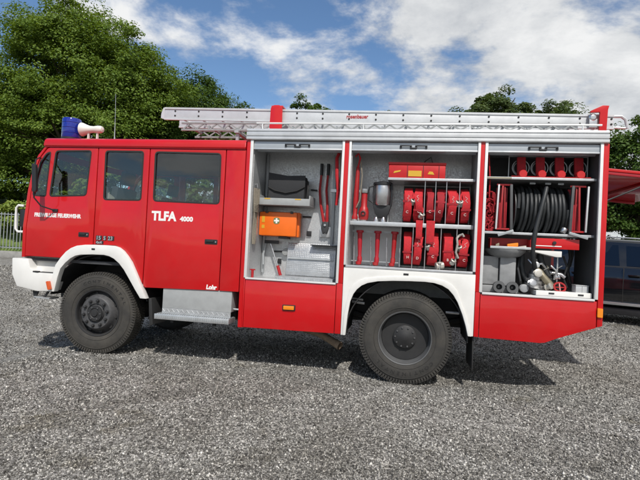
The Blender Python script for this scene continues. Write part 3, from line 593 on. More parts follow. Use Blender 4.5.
# rolled-up shutters: bottom bar, lip, black twin handle
for x0, x1 in ((-1.972, -0.840), (-0.722, 0.758), (0.874, 2.072)):
    s_ = obj('roller_shutter', MB().box(x0, x1, 0.012, 0.042, 2.800, 2.885), 'grey_shutter', T, bevel=0.005)
    obj('shutter_lip', MB().box(x0, x1, 0.004, 0.050, 2.782, 2.7995), 'aluminium', s_, bevel=0.003)
    obj('shutter_roll', MB().tube([(x0, 0.16, 2.855), (x1, 0.16, 2.855)], 0.075, 16), 'grey_shutter', s_)
    c = (x0 + x1) / 2
    h = MB()
    for sg in (-1, 1):
        h.box(c + sg * 0.092 - 0.065, c + sg * 0.092 + 0.065, -0.012, -0.002, 2.838, 2.852); h.box(c + sg * 0.15 - 0.012, c + sg * 0.15 + 0.012, -0.002, 0.0115, 2.815, 2.852); h.box(c + sg * 0.03 - 0.012, c + sg * 0.03 + 0.012, -0.002, 0.0115, 2.815, 2.852)
    h.box(c - 0.04, c + 0.04, -0.008, 0.0115, 2.812, 2.826)
    obj('shutter_handle', h, 'black_plastic', s_, bevel=0.003)

# ---------------- chassis and wheels
obj('chassis_rail', MB().box(-5.2, 2.0, 0.78, 0.86, 0.62, 0.90), 'chassis_black', T); obj('chassis_rail', MB().box(-5.2, 2.0, 1.58, 1.66, 0.62, 0.90), 'chassis_black', T)
for x in (-4.075, 0.02):
    obj('axle', MB().tube([(x, 0.35, 0.55), (x, 2.1, 0.55)], 0.075, 12).lathe([(0.05, -0.2), (0.2, -0.1), (0.22, 0), (0.2, 0.1), (0.05, 0.2)], (x, 1.22, 0.55), (0, 1, 0), 16), 'chassis_black', T)
    obj('leaf_spring', MB().tube([(x - 0.7, 0.72, 0.72), (x - 0.3, 0.72, 0.62), (x, 0.72, 0.60), (x + 0.3, 0.72, 0.62), (x + 0.7, 0.72, 0.72)], 0.045, 8), 'chassis_black', T)
obj('fuel_tank', MB().box(-3.1, -2.2, 0.32, 0.75, 0.56, 0.94), 'chassis_black', T, bevel=0.04)
obj('underbody', MB().box(-2.0, -0.80, 0.08, 0.75, 0.56, 1.10), 'chassis_black', T); obj('underbody', MB().box(0.86, 2.05, 0.06, 0.70, 0.86, 1.10), 'chassis_black', T)
obj('gearbox', MB().box(-3.2, -1.2, 1.0, 1.45, 0.45, 0.95), 'chassis_black', T, bevel=0.05)
obj('exhaust_pipe', MB().tube([(-1.35, 0.75, 0.44), (-1.12, 0.62, 0.42), (-0.95, 0.50, 0.37), (-0.80, 0.42, 0.31)], [0.05, 0.05, 0.048, 0.055], 14, caps=False), 'rust', T)
for a, b, r in (((-0.67, 0.30, 0.955), (-0.52, 0.30, 0.945), 0.014), ((-0.66, 0.30, 0.915), (-0.50, 0.30, 0.90), 0.018), ((0.50, 0.30, 0.86), (0.66, 0.30, 0.86), 0.018)): obj('air_line', MB().tube([a, b], r), 'aluminium', T)
tyre_mb = MB().ring([(0.305, 0.03), (0.33, 0.012), (0.40, 0.0), (0.47, 0.004), (0.512, 0.022), (0.536, 0.05), (0.540, 0.09), (0.540, 0.22), (0.536, 0.26), (0.512, 0.288), (0.47, 0.306), (0.40, 0.31), (0.33, 0.298), (0.305, 0.28)], (0, 0, 0), (0, 1, 0), 72)
for k in range(96):
    a = 2 * PI * k / 96
    for yc, w, da in ((0.052, 0.062, 0), (0.258, 0.062, 0.04), (0.125, 0.05, 0.02), (0.185, 0.05, 0.06)):
        R = Matrix.Rotation(a + da, 3, 'Y'); tyre_mb.obox(R @ Vector((0.540, yc, 0)), (0.020 if w > 0.06 else 0.018, w, 0.025), R @ Matrix.Rotation(0.25 if yc < 0.15 else -0.25, 3, 'X'))
    R = Matrix.Rotation(a, 3, 'Y'); tyre_mb.obox(R @ Vector((0.517, 0.021, 0)), (0.034, 0.009, 0.021), R)
tyre_me = tyre_mb.mesh('tyre', (0, 0, 0), 0, 40)
ringm = MB().ring([(0.362, 0.003), (0.366, -0.0005), (0.37, 0.003)], (0, 0, 0), (0, 1, 0), 64).ring([(0.476, 0.006), (0.480, 0.003), (0.484, 0.010)], (0, 0, 0), (0, 1, 0), 64).mesh('sidewall_rib')
rim_r = MB().ring([(0.30, 0.034), (0.306, 0.016), (0.318, 0.012), (0.322, 0.02), (0.312, 0.036), (0.300, 0.05), (0.285, 0.13), (0.272, 0.20), (0.28, 0.28), (0.30, 0.28)], (0, 0, 0), (0, 1, 0), 56).mesh('rim')
disc_r = MB().lathe([(0.278, 0.135), (0.262, 0.165), (0.225, 0.185), (0.15, 0.170), (0.142, 0.165), (0.140, 0.105), (0.128, 0.095), (0.06, 0.092), (0.05, 0.086), (0, 0.086)], (0, 0, 0), (0, 1, 0), 48).mesh('disc')
rim_f = MB().ring([(0.290, 0.034), (0.302, 0.014), (0.316, 0.012), (0.320, 0.02), (0.310, 0.04), (0.285, 0.07), (0.270, 0.15), (0.28, 0.28), (0.30, 0.28)], (0, 0, 0), (0, 1, 0), 56).mesh('rim')
disc_f = MB().lathe([(0.279, 0.10), (0.262, 0.085), (0.240, 0.050), (0.222, 0.005), (0.205, -0.012), (0.150, -0.012), (0.128, -0.008), (0.122, 0.012), (0.112, 0.012), (0.108, -0.020), (0.098, -0.030), (0.05, -0.034), (0, -0.034)], (0, 0, 0), (0, 1, 0), 48).mesh('disc')
cap_f = MB().lathe([(0.106, -0.022), (0.104, -0.040), (0.070, -0.042), (0.060, -0.034), (0.045, -0.036), (0.040, -0.050), (0, -0.052)], (0, 0, 0), (0, 1, 0), 36).mesh('hub_cap')
nut_me = MB().lathe([(0.024, 0.0), (0.024, -0.008), (0.018, -0.009), (0.018, -0.030), (0.012, -0.036), (0, -0.036)], (0, 0, 0), (0, 1, 0), 6).mesh('wheel_nut', smooth=0)
bolt_me = MB().lathe([(0.011, 0.0), (0.011, -0.010), (0, -0.011)], (0, 0, 0), (0, 1, 0), 6).mesh('hub_bolt', smooth=0)
hole_me = MB().lathe([(0.026, 0.0), (0.026, -0.003), (0, -0.003)], (0, 0, 0), (0, 1, 0), 14).mesh('vent_hole')
def side_text(word, r, a0, step):
    m = MB()
    for i, ch in enumerate(word):
        a = a0 - i * step; g = text_mb(ch, 0.052, (0, 0, 0), ext=0.0012, bold=0.0015, xscale=1.25)
        xs = [p[0] for p in g.v]; cx = (min(xs) + max(xs)) / 2; th = a - PI / 2
        m.add([(r * math.cos(a) + (p[0] - cx) * math.cos(th) - (p[2] - 0.02) * math.sin(th), p[1] + 0.0, r * math.sin(a) + (p[0] - cx) * math.sin(th) + (p[2] - 0.02) * math.cos(th)) for p in g.v], g.f)
    return m.mesh('sidewall_lettering', (0, 0, 0), 0, 0)
let_f = side_text('CONTINENTAL', 0.425, math.radians(118), math.radians(9.5)); let_r = side_text('CONTINENTAL', 0.425, math.radians(-40), math.radians(9.5))
def wheel(x, y, front, flip, steer=0.0):
    w = put('wheel', tyre_me, 'rubber', T, (x, y, 0.548)); w.name = 'wheel'
    w.rotation_euler = (0, random.uniform(0, 0.08), PI if flip else steer)
    def sub(n, me, m, loc=(0, 0, 0), rot=None):
        o = bpy.data.objects.new(n, me); COL.objects.link(o); o.parent = w; o.location = loc
        if not me.materials: me.materials.append(MAT[m])
        if rot: o.rotation_euler = rot
    sub('sidewall_rib', ringm, 'rubber'); sub('sidewall_lettering', let_f if front else let_r, 'rubber_mark', (0, 0.0005, 0))
    if front:
        sub('rim', rim_f, 'rim_dark'); sub('wheel_disc', disc_f, 'rim_grey'); sub('hub_cap', cap_f, 'rim_dark')
        for k in range(6): a = 2 * PI * k / 6; sub('hub_bolt', bolt_me, 'rim_grey', (0.082 * math.cos(a), -0.040, 0.082 * math.sin(a)), (0, -a, 0))
        for k in range(10):
            a = 2 * PI * (k + 0.3) / 10; sub('wheel_nut', nut_me, 'rim_dark', (0.168 * math.cos(a), -0.0125, 0.168 * math.sin(a)), (0, -a, 0))
            a += PI / 10; sub('vent_hole', hole_me, 'rubber_dark', (0.2475 * math.cos(a), 0.062, 0.2475 * math.sin(a)), (0, 0, 0) if k < 0 else Matrix.Rotation(-a, 3, 'Y').to_euler())
    else:
        sub('rim', rim_r, 'rim_lip'); sub('wheel_disc', disc_r, 'rim_dark')
        for k in range(10):
            a = 2 * PI * k / 10; sub('hub_bolt', bolt_me, 'rim_grey', (0.115 * math.cos(a), 0.094, 0.115 * math.sin(a)), (0, -a, 0))
            a2 = a + PI / 10; sub('vent_hole', hole_me, 'rubber_dark', (0.238 * math.cos(a2), 0.177, 0.238 * math.sin(a2)))
            sub('wheel_nut', nut_me, 'rim_dark', (0.185 * math.cos(a), 0.176, 0.185 * math.sin(a)), (0, -a, 0))
    return w
wheel(-4.075, 0.045, True, False, 0.05); wheel(0.02, 0.02, False, False); wheel(-4.075, FAR - 0.045, True, True); wheel(0.02, FAR - 0.02, False, True)
obj('inner_tyre', MB().ring([(0.305, 0.03), (0.40, 0.0), (0.50, 0.01), (0.545, 0.06), (0.545, 0.25), (0.50, 0.30), (0.40, 0.31), (0.305, 0.28)], (0.02, 0.36, 0.548), (0, 1, 0), 40), 'rubber', T)

# ================================================================== COMPARTMENT 1 (left)
tray = obj('wall_tray', MB().box(-1.957, -1.262, 0.24, 0.255, 2.105, 2.195).box(-1.957, -1.262, 0.256, 0.598, 2.105, 2.118).plate([(-1.957, 2.119), (-1.942, 2.119), (-1.942, 2.24), (-1.957, 2.24)], 0.256, 0.598).plate([(-1.277, 2.119), (-1.262, 2.119), (-1.262, 2.24), (-1.277, 2.24)], 0.256, 0.598), 'grey_paint', T, bevel=0.002)
obj('warning_label', MB().box(-1.87, -1.79, 0.2375, 0.2395, 2.178, 2.192), 'yellow', tray); obj('warning_label', MB().box(-1.46, -1.38, 0.2375, 0.2395, 2.178, 2.192), 'yellow', tray)
t = thing('black_bag', 'black soft bag with a curved flap standing in the grey wall tray', 'bag', (-1.59, 0.38, 2.12))
bag = MB().plate(round_poly([(-1.835, 2.121), (-1.36, 2.121), (-1.350, 2.50), (-1.58, 2.492), (-1.835, 2.53)], 0.03), 0.30, 0.46); obj('body', bag, 'black_cloth', t, bevel=0.025, seg=3)
obj('flap', MB().plate([(-1.84, 2.535), (-1.58, 2.497), (-1.345, 2.505), (-1.345, 2.36), (-1.45, 2.305), (-1.60, 2.275), (-1.75, 2.30), (-1.84, 2.345)], 0.285, 0.298), 'black_cloth', t, bevel=0.005)
obj('flap_edge', MB().tube([(-1.84, 0.287, 2.345), (-1.75, 0.284, 2.30), (-1.60, 0.284, 2.272), (-1.45, 0.284, 2.302), (-1.345, 0.287, 2.36)], 0.009, 6), 'rubber_dark', t)
obj('strap', MB().tube([(-1.36, 0.36, 2.48), (-1.315, 0.34, 2.42), (-1.318, 0.33, 2.25), (-1.33, 0.33, 2.14)], 0.012, 6), 'rubber_dark', t)
t = thing('first_aid_box', 'orange first aid box with white cross on the compartment wall', 'first aid box', (-1.705, 0.45, 1.70))
obj('case', MB().box(-1.962, -1.452, 0.36, 0.44, 1.705, 2.02), 'orange_box', t, bevel=0.018); obj('case_back', MB().box(-1.955, -1.43, 0.4405, 0.56, 1.70, 2.03), 'orange_box', t, bevel=0.015)
mat('patch_green', (0.16, 0.19, 0.07), 0.5)
obj('cross_patch', MB().plate(round_poly([(-1.766, 1.862), (-1.680, 1.862), (-1.680, 1.948), (-1.766, 1.948)], 0.035), 0.3572, 0.3598), 'patch_green', t)
obj('white_cross', MB().box(-1.757, -1.689, 0.3545, 0.3570, 1.894, 1.916).box(-1.734, -1.712, 0.3546, 0.3571, 1.9165, 1.939).box(-1.734, -1.712, 0.3546, 0.3571, 1.871, 1.8935), 'white_letter', t)
obj('label_strip', MB().box(-1.925, -1.885, 0.3575, 0.3598, 1.88, 1.96), 'yellow', t); obj('label_strip', MB().box(-1.925, -1.885, 0.3575, 0.3598, 1.80, 1.845), 'yellow', t)
for x in (-1.86, -1.52): obj('latch', MB().box(x - 0.02, x + 0.02, 0.345, 0.3595, 2.005, 2.035), 'dark_metal', t, bevel=0.003)
obj('bracket', MB().box(-1.70, -1.58, 0.40, 0.58, 1.672, 1.699), 'dark_metal', t)
t = thing('bolt_cutter', 'red long-handled bolt cutter with black grips clipped upright on the wall', 'bolt cutter', (-1.09, 0.53, 1.75))
for a, b in ((-1.18, -1.115), (-1.09, -1.075)):
    obj('arm', MB().tube([(a, 0.53, 2.58), (a - 0.012, 0.53, 2.35), (a + 0.01, 0.53, 2.15), (b, 0.53, 1.92)], [0.016, 0.017, 0.018, 0.022], 8), 'red_gear', t)
    obj('grip', MB().tube([(a, 0.53, 2.705), (a, 0.53, 2.55)], 0.021, 10), 'black_plastic', t)
obj('jaw', MB().plate([(-1.135, 1.93), (-1.055, 1.93), (-1.045, 1.84), (-1.075, 1.76), (-1.10, 1.78), (-1.125, 1.76), (-1.15, 1.84)], 0.51, 0.55), 'dark_metal', t, bevel=0.006)
obj('pivot_bolt', MB().lathe([(0.016, 0), (0.016, -0.014), (0, -0.015)], (-1.095, 0.51, 1.88), n=10), 'steel', t)
ho = obj('tool_holder', MB().box(-1.17, -1.02, 0.56, 0.598, 1.72, 1.86), 'aluminium', T, bevel=0.004); obj('clip', MB().box(-1.04, -0.955, 0.54, 0.598, 2.33, 2.37), 'aluminium', ho)
obj('wall_channel', MB().box(-1.025, -0.985, 0.555, 0.598, 1.62, 2.83), 'zinc', T, bevel=0.004)
obj('wall_channel', MB().box(-1.965, -1.93, 0.56, 0.598, 1.20, 2.83), 'zinc', T, bevel=0.004)
obj('wall_shelf', MB().box(-1.26, -0.86, 0.42, 0.598, 1.60, 1.615), 'dark_metal', T)
t = thing('pick_hammer', 'black headed hammer with red handle end leaning below the orange box', 'hammer', (-1.70, 0.5, 1.152))
obj('head', MB().box(-1.915, -1.72, 0.49, 0.54, 1.60, 1.645), 'black_plastic', t, bevel=0.008)
obj('shaft', MB().tube([(-1.835, 0.515, 1.60), (-1.715, 0.505, 1.30)], 0.013, 8), 'steel', t); obj('grip', MB().tube([(-1.717, 0.505, 1.305), (-1.662, 0.50, 1.153)], 0.022, 10), 'red_gear', t)
t = thing('wall_clamp', 'small dark wall clamp with round grey pad below the orange box', 'clamp', (-1.68, 0.55, 1.45))  # a clamp with a round grey pad, not a lamp
obj('stem', MB().tube([(-1.80, 0.57, 1.495), (-1.66, 0.56, 1.50)], 0.012, 8), 'dark_metal', t); obj('pad', MB().lathe([(0.001, -0.02), (0.045, -0.018), (0.05, 0), (0.045, 0.018), (0.001, 0.02)], (-1.625, 0.55, 1.495), n=18), 'grey_cast', t)
obj('wall_hook', MB().tube([(-1.42, 0.58, 1.985), (-1.30, 0.57, 1.985)], 0.012, 8), 'dark_metal', T); obj('wall_hook', MB().tube([(-1.325, 0.58, 2.355), (-1.235, 0.57, 2.35)], 0.010, 8), 'dark_metal', T)
obj('wall_latch', MB().box(-1.355, -1.29, 0.575, 0.598, 1.725, 1.795), 'black_plastic', T, bevel=0.004); obj('wall_latch', MB().box(-1.74, -1.69, 0.575, 0.598, 1.33, 1.40), 'black_plastic', T, bevel=0.004)
obj('locking_lever', MB().tube([(-1.915, 0.55, 1.60), (-1.935, 0.54, 1.45), (-1.925, 0.52, 1.31)], 0.012, 8), 'zinc', T)
t = thing('folding_board', 'grey metal board leaning at the back of the left compartment floor', 'board', (-1.25, 0.5, 1.152))
obj('panel', MB().obox((-1.26, 0.50, 1.405), (0.66, 0.015, 0.44), Matrix.Rotation(-0.16, 3, 'X')), 'tread_metal', t, bevel=0.004); obj('stiffener', MB().obox((-1.26, 0.475, 1.42), (0.62, 0.012, 0.02), Matrix.Rotation(-0.16, 3, 'X')), 'zinc', t)
t = thing('tread_ramp', 'narrow aluminium tread plate lying on the left compartment sill', 'tread plate', (-1.27, 0.2, 1.152))
tp = MB().box(-1.64, -0.90, 0.12, 0.40, 1.152, 1.185)
for k in range(24): tp.obox((-1.62 + k * 0.030, 0.118, 1.168), (0.006, 0.006, 0.022), Matrix.Rotation(0.6 if k % 2 else -0.6, 3, 'Y'))
obj('plate', tp, 'tread_metal', t)
t = thing('rope_hank', 'pale coiled rope hanging down the left wall of the left compartment', 'rope', (-1.94, 0.15, 1.55))
rq = random.Random(5)
for k in range(7):
    ph = rq.uniform(0, 6); obj('strand', MB().tube([(-1.955 + 0.004 * k * (1 - z) + 0.006 * math.sin(z * 9 + ph), 0.09 + 0.016 * k + 0.010 * math.sin(z * 5 + ph), 2.30 - 0.72 * z) for z in np.linspace(0, 1, 14)], 0.009, 6), 'rope', t)
obj('wrap', MB().tube([(-1.945 + 0.022 * math.cos(a), 0.14 + 0.062 * math.sin(a), 2.10 - a * 0.0028) for a in np.linspace(0, 40, 160)], 0.007, 5), 'rope', t)
obj('hook', MB().tube([(-1.97, 0.14, 2.35), (-1.94, 0.14, 2.36), (-1.935, 0.14, 2.31)], 0.008, 6), 'steel', t)
t = thing('red_strap', 'red webbing strap hanging beside the right edge of the left compartment', 'strap', (-0.90, 0.2, 2.1))
obj('webbing', MB().tube([(-0.905, 0.22, 2.80), (-0.93, 0.2, 2.72), (-0.915, 0.18, 2.5), (-0.89, 0.17, 2.3), (-0.905, 0.18, 2.12)], [0.02, 0.022, 0.024, 0.022, 0.018], 8), 'red_cloth', t)
obj('webbing_loop', MB().tube([(-0.885, 0.22, 2.80), (-0.875, 0.2, 2.6), (-0.87, 0.18, 2.4), (-0.90, 0.18, 2.14)], 0.014, 6), 'rope', t)
t = thing('small_valve', 'small red valve in the lower left corner of the left compartment', 'valve', (-1.93, 0.1, 1.152))
obj('body', MB().tube([(-1.935, 0.1, 1.152), (-1.935, 0.1, 1.25)], 0.018, 8), 'red_gear', t); obj('lever', MB().box(-1.965, -1.90, 0.085, 0.115, 1.245, 1.262), 'red_gear', t, bevel=0.004)

# ================================================================== COMPARTMENT 2 (middle)
sh1 = obj('shelf', MB().box(-0.27, 0.758, 0.10, 0.59, 2.452, 2.470), 'galvanised', T); obj('shelf_lip', MB().box(-0.27, 0.758, 0.09, 0.0995, 2.446, 2.476), 'aluminium', sh1, bevel=0.002)
sh2 = obj('shelf', MB().box(-0.712, 0.758, 0.10, 0.59, 1.895, 1.925), 'white_rail', T); obj('shelf_lip', MB().box(-0.712, 0.758, 0.09, 0.0995, 1.880, 1.930), 'aluminium', sh2, bevel=0.003)
obj('divider', MB().box(-0.268, -0.255, 0.34, 0.59, 1.93, 2.451), 'galvanised', T); obj('divider', MB().box(-0.095, -0.083, 0.3, 0.59, 1.385, 1.894), 'galvanised', T)
def hose(x, w, z0, h, lean, label, dark=False, coup=0, letter='C', y0=0.115):
    rh = random.Random(int(abs(x) * 9173) + int(z0 * 77)); t = thing('rolled_hose', label, 'fire hose', (x, 0.12 + h / 2, z0), 'rolled hoses on the shelves'); m_ = 'red_cloth_deep' if dark else 'red_cloth'
    R = h / 2; D = R * rh.uniform(0.82, 0.93); c = Vector((x, y0 + D, z0 + R)); rot = Matrix.Rotation(lean, 3, 'Y')
    p1, p2, p3 = rh.uniform(0, 6), rh.uniform(0, 6), rh.uniform(0, 6); amp = rh.uniform(0.003, 0.008); turns = 6; n = turns * 30; th = R * 0.74 / turns
    def bend(z): return amp * math.sin(z * 11 + p1) + 0.5 * amp * math.sin(z * 23 + p2)
    vs = []; fs = []
    for i in range(n + 1):
        a = -0.7 + 2 * PI * i / 30; k = i / 30; r = 1 - (0.004 + k * th) / R; r *= 1 + 0.018 * math.sin(a * 3 + p3 + k)
        ly = rh.uniform(-0.004, 0.004) if i % 3 == 0 else 0; hw = 0.5 * w * (0.86 + 0.10 * math.sin(a * 0.5 + p2) + 0.04 * math.sin(a * 3.1 + p1))
        for dx, dr in ((-hw + 0.004, 0.0), (-hw, -th * 0.5), (-hw + 0.004, -th * 0.9), (hw - 0.004, -th * 0.9), (hw, -th * 0.5), (hw - 0.004, 0.0)):
            z = math.sin(a) * (r * R + dr); vs.append(rot @ Vector((dx + bend(z) + ly, -math.cos(a) * (r * D + dr), z)) + c)
        if i: fs += [((i - 1) * 6 + q, i * 6 + q, i * 6 + (q + 1) % 6, (i - 1) * 6 + (q + 1) % 6) for q in range(6)]
    obj('coil', MB().add(vs, fs), m_, t)
    def front(u, v, a0, a1, lift, ww):                       # a loose outer layer that stands off the roll and kinks
        a = a0 + (a1 - a0) * u; g = lift * math.sin(u * PI) ** 0.7; z = math.sin(a) * (R + 0.003)
        return rot @ Vector(((v - 0.5) * ww * (1 - 0.16 * math.sin(u * PI)) + bend(z) + 0.02 * math.sin(u * 5 + p3) * lift / 0.03, -math.cos(a) * (D + 0.004) - g - 0.004 * math.cos((v - 0.5) * 2.6), z)) + c
    la = rh.uniform(-0.95, -0.5); lb_ = rh.uniform(0.5, 1.0); lf = rh.uniform(0.006, 0.018)
    obj('loose_layer', MB().grid(lambda u, v: front(u, v, la, lb_, lf, w * 0.86), 18, 4), m_, t)
    za = rh.uniform(-0.35, 0.15); obj('binding_strap', MB().grid(lambda u, v: front(0.5 + 0.0 * u, 0, 0, 0, 0, 0) * 0 + rot @ Vector((bend(R * math.sin(za)) + (u - 0.5) * w * 1.02, -math.cos(za) * D - lf - 0.010, math.sin(za) * R + (v - 0.5) * 0.022)) + c, 3, 1), 'red_cloth_deep' if not dark else 'red_dark', t)
    zl = -0.115 + rh.uniform(-0.02, 0.02); af = math.asin(zl / R); uf = (af - la) / (lb_ - la); yl = -math.cos(af) * (D + 0.004) - lf * max(0.0, math.sin(max(0, min(1, uf)) * PI)) ** 0.7 - 0.024
    g = text_mb(letter, 0.043, (-0.014, 0, 0), ext=0.001, bold=0.001); obj('hose_mark', MB().add([rot @ Vector((p[0] + bend(zl) + 0.02 * math.sin(uf * 5 + p3) * lf / 0.03, yl + p[1], p[2] + zl)) + c for p in g.v], g.f), 'faded_mark', t, smooth=0)
    if not dark and letter not in 'HB':
        pts = []
        for k in range(7):
            zz = 0.03 + 0.013 * k; a = math.asin(zz / R); u = (a - la) / (lb_ - la); pts.append(rot @ Vector((bend(zz) + 0.02 * math.sin(u * 5 + p3) * lf / 0.03 + 0.013 * math.sin(k * 1.7 + p1), -math.cos(a) * (D + 0.004) - lf * math.sin(max(0, min(1, u)) * PI) ** 0.7 - 0.006, zz)) + c)
        obj('hose_mark', MB().tube(pts, 0.003, 5), 'faded_mark', t)
    if coup:
        s_ = 1 if coup > 0 else -1; zc = -0.13 if abs(coup) == 1 else 0.03; hw = w / 2
        cc = c + rot @ Vector((s_ * (hw - 0.002), -D + 0.01, zc))
        obj('coupling', MB().lathe([(0.020, -0.04), (0.033, -0.036), (0.036, -0.02), (0.031, -0.004), (0.034, 0.004), (0.034, 0.024), (0.026, 0.03), (0.02, 0.03), (0.02, -0.03)], cc, (0.35 * s_, -0.6, 0.7), 18), 'coupling_alloy', t)
        for q in range(2): obj('coupling_lug', MB().obox(cc + Vector((0.030 * math.cos(q * PI + 0.6), -0.012, 0.026 * math.sin(q * PI + 0.6))), (0.016, 0.02, 0.018)), 'coupling_alloy', t, bevel=0.003)
        obj('hose_tail', MB().tube([cc + Vector((0, 0.005, 0.03)), cc + Vector((s_ * 0.010, 0.015, 0.07)), cc + Vector((-s_ * 0.010, 0.04, 0.12))], [0.021, 0.019, 0.012], 8), m_, t)
    return t
UP = [(-0.018, 0.115, 0.0, False, 2), (0.108, 0.11, 0.07, False, 1), (0.244, 0.095, -0.03, True, 0), (0.366, 0.105, 0.06, True, 0), (0.506, 0.125, 0.0, False, 2), (0.660, 0.11, -0.05, False, -2)]
ULAB = ['red rolled fire hose, first from the left on the upper hose shelf', 'red rolled fire hose, second from the left on the upper hose shelf', 'dark red rolled fire hose, third from the left on the upper hose shelf', 'dark red rolled fire hose, fourth from the left on the upper hose shelf', 'wide red rolled fire hose, second from the right on the upper hose shelf', 'red rolled fire hose, rightmost on the upper hose shelf']
for (x, w, ln, dk, cp), lb in zip(UP, ULAB): hose(x, w, 1.932, 0.46, ln, lb, dk, cp, 'C')
LO = [(0.004, 0.105, -0.03, False, 0), (0.128, 0.115, 0.05, False, 0), (0.305, 0.13, 0.06, False, -2), (0.480, 0.125, -0.02, False, 1), (0.672, 0.12, 0.08, False, -2)]
LLAB = ['red rolled fire hose, leftmost on the lower hose shelf', 'red rolled fire hose, second from the left on the lower hose shelf', 'red rolled fire hose, middle one of the lower hose shelf', 'red rolled fire hose, second from the right on the lower hose shelf', 'red rolled fire hose with pale coupling, rightmost on the lower hose shelf']
for k, ((x, w, ln, dk, cp), lb) in enumerate(zip(LO, LLAB)): hose(x, w, 1.392, 0.455, ln, lb, dk, cp, 'HDCBC'[k])
for x in (0.178, 0.305, 0.432, 0.585): obj('divider_rod', MB().tube([(x, 0.12, 1.932), (x, 0.12, 2.445)], 0.006, 6), 'steel', T)
t = thing('pale_coupling', 'pale metal hose coupling lying between two rolls on the lower hose shelf', 'coupling', (0.39, 0.12, 1.386))
obj('body', MB().lathe([(0.03, -0.05), (0.042, -0.045), (0.044, -0.01), (0.036, 0.0), (0.042, 0.01), (0.042, 0.045), (0.03, 0.05)], (0.392, 0.16, 1.432), (1, 0.3, 0.2), 18), 'coupling_alloy', t)
obj('lug', MB().box(0.372, 0.41, 0.10, 0.125, 1.455, 1.478), 'coupling_alloy', t, bevel=0.004)
t = thing('short_rope', 'short pale rope hooked beside the rightmost hose of the lower shelf', 'rope', (0.585, 0.1, 1.5))
obj('rope_end', MB().tube([(0.60, 0.12, 1.80), (0.575, 0.10, 1.77), (0.585, 0.095, 1.70), (0.57, 0.10, 1.60), (0.60, 0.10, 1.53)], 0.014, 8), 'coupling_alloy', t)
obj('rope_hook', MB().tube([(0.60, 0.12, 1.80), (0.64, 0.11, 1.82), (0.655, 0.11, 1.79)], 0.016, 8), 'coupling_alloy', t)
for x in (0.062, 0.212, 0.392, 0.575): obj('divider_rod', MB().tube([(x, 0.12, 1.386), (x, 0.12, 1.878)], 0.006, 6), 'steel', T)
obj('back_liner', MB().box(-0.08, 0.75, 0.592, 0.599, 1.40, 2.44), 'dark_metal', T)
for k, (x0, x1, z0, lb) in enumerate([(0.088, 0.170, 1.735, 'short red hose strap draped over the middle shelf edge, left one'), (0.212, 0.312, 1.68, 'long red hose strap draped over the middle shelf edge, right one')]):
    t = thing('hose_strap', lb, 'strap', ((x0 + x1) / 2, 0.09, z0), 'red straps over the shelf edge')
    obj('webbing', MB().plate([(x0, 1.962), (x1, 1.966), (x1 - 0.004, z0), (x0 + 0.006, z0 + 0.01)], 0.076, 0.086), 'red_cloth', t, bevel=0.003)
    obj('fold', MB().box(x0, x1, 0.0865, 0.22, 1.956, 1.966), 'red_cloth', t, bevel=0.003)
    obj('hem', MB().box(x0 + 0.005, x1 - 0.004, 0.0735, 0.0755, z0 + 0.012, z0 + 0.03), 'red_cloth_deep', t)
t = thing('red_tool_case', 'long flat red case with yellow labels on the top shelf', 'case', (0.07, 0.3, 2.477))
obj('case', MB().box(-0.268, 0.410, 0.125, 0.50, 2.4775, 2.64), 'red_case', t, bevel=0.012); obj('lid', MB().box(-0.275, 0.417, 0.115, 0.51, 2.6405, 2.672), 'red_case', t, bevel=0.010)
obj('yellow_label', MB().box(-0.03, 0.128, 0.1215, 0.1245, 2.50, 2.57), 'yellow', t); obj('yellow_label', MB().plate([(-0.21, 2.535), (-0.13, 2.555), (-0.12, 2.575), (-0.20, 2.56)], 0.1215, 0.1245), 'yellow', t); obj('yellow_label', MB().plate([(0.20, 2.53), (0.28, 2.525), (0.26, 2.56), (0.22, 2.565)], 0.1215, 0.1245), 'yellow', t)
for x in (-0.045, 0.145, 0.33): obj('seam', MB().box(x, x + 0.006, 0.1212, 0.1245, 2.48, 2.638), 'rubber_dark', t)
obj('handle', MB().tube([(0.15, 0.3, 2.675), (0.17, 0.3, 2.72), (0.24, 0.3, 2.77), (0.26, 0.3, 2.70)], 0.007, 6), 'black_plastic', t)
t = thing('hanging_nozzle', 'long dark red branch pipe standing in the left end of the middle compartment', 'nozzle', (-0.665, 0.2, 1.926))
obj('barrel', MB().lathe([(0.036, 0), (0.04, 0.03), (0.026, 0.06), (0.028, 0.16), (0.034, 0.22), (0.03, 0.40), (0.024, 0.62), (0.02, 0.66)], (-0.668, 0.2, 1.955), (0.02, 0, 1), 16), 'red_gear', t)
obj('base_coupling', MB().lathe([(0.042, 0), (0.044, 0.02), (0.036, 0.03)], (-0.668, 0.2, 1.9255), (0, 0, 1), 16), 'steel', t)
obj('hose_loop', MB().tube([(-0.655, 0.18, 2.6), (-0.63, 0.17, 2.72), (-0.655, 0.17, 2.78), (-0.69, 0.18, 2.74)], 0.012, 6), 'red_cloth', t)
obj('carry_strap', MB().tube([(-0.62, 0.16, 2.68), (-0.595, 0.16, 2.5), (-0.61, 0.16, 2.2), (-0.65, 0.17, 2.1)], 0.008, 6), 'rope', t)
t = thing('standpipe_nozzle', 'short red hydrant standpipe with silver top on the middle shelf', 'standpipe', (-0.555, 0.2, 1.926))
obj('body', MB().lathe([(0.05, 0), (0.062, 0.03), (0.064, 0.10), (0.05, 0.15), (0.038, 0.17), (0.038, 0.33), (0.044, 0.335)], (-0.558, 0.2, 1.95), (0, 0, 1), 20), 'red_gear', t)
obj('foot', MB().lathe([(0.044, 0), (0.046, 0.024)], (-0.558, 0.2, 1.9255), (0, 0, 1), 18), 'steel', t)
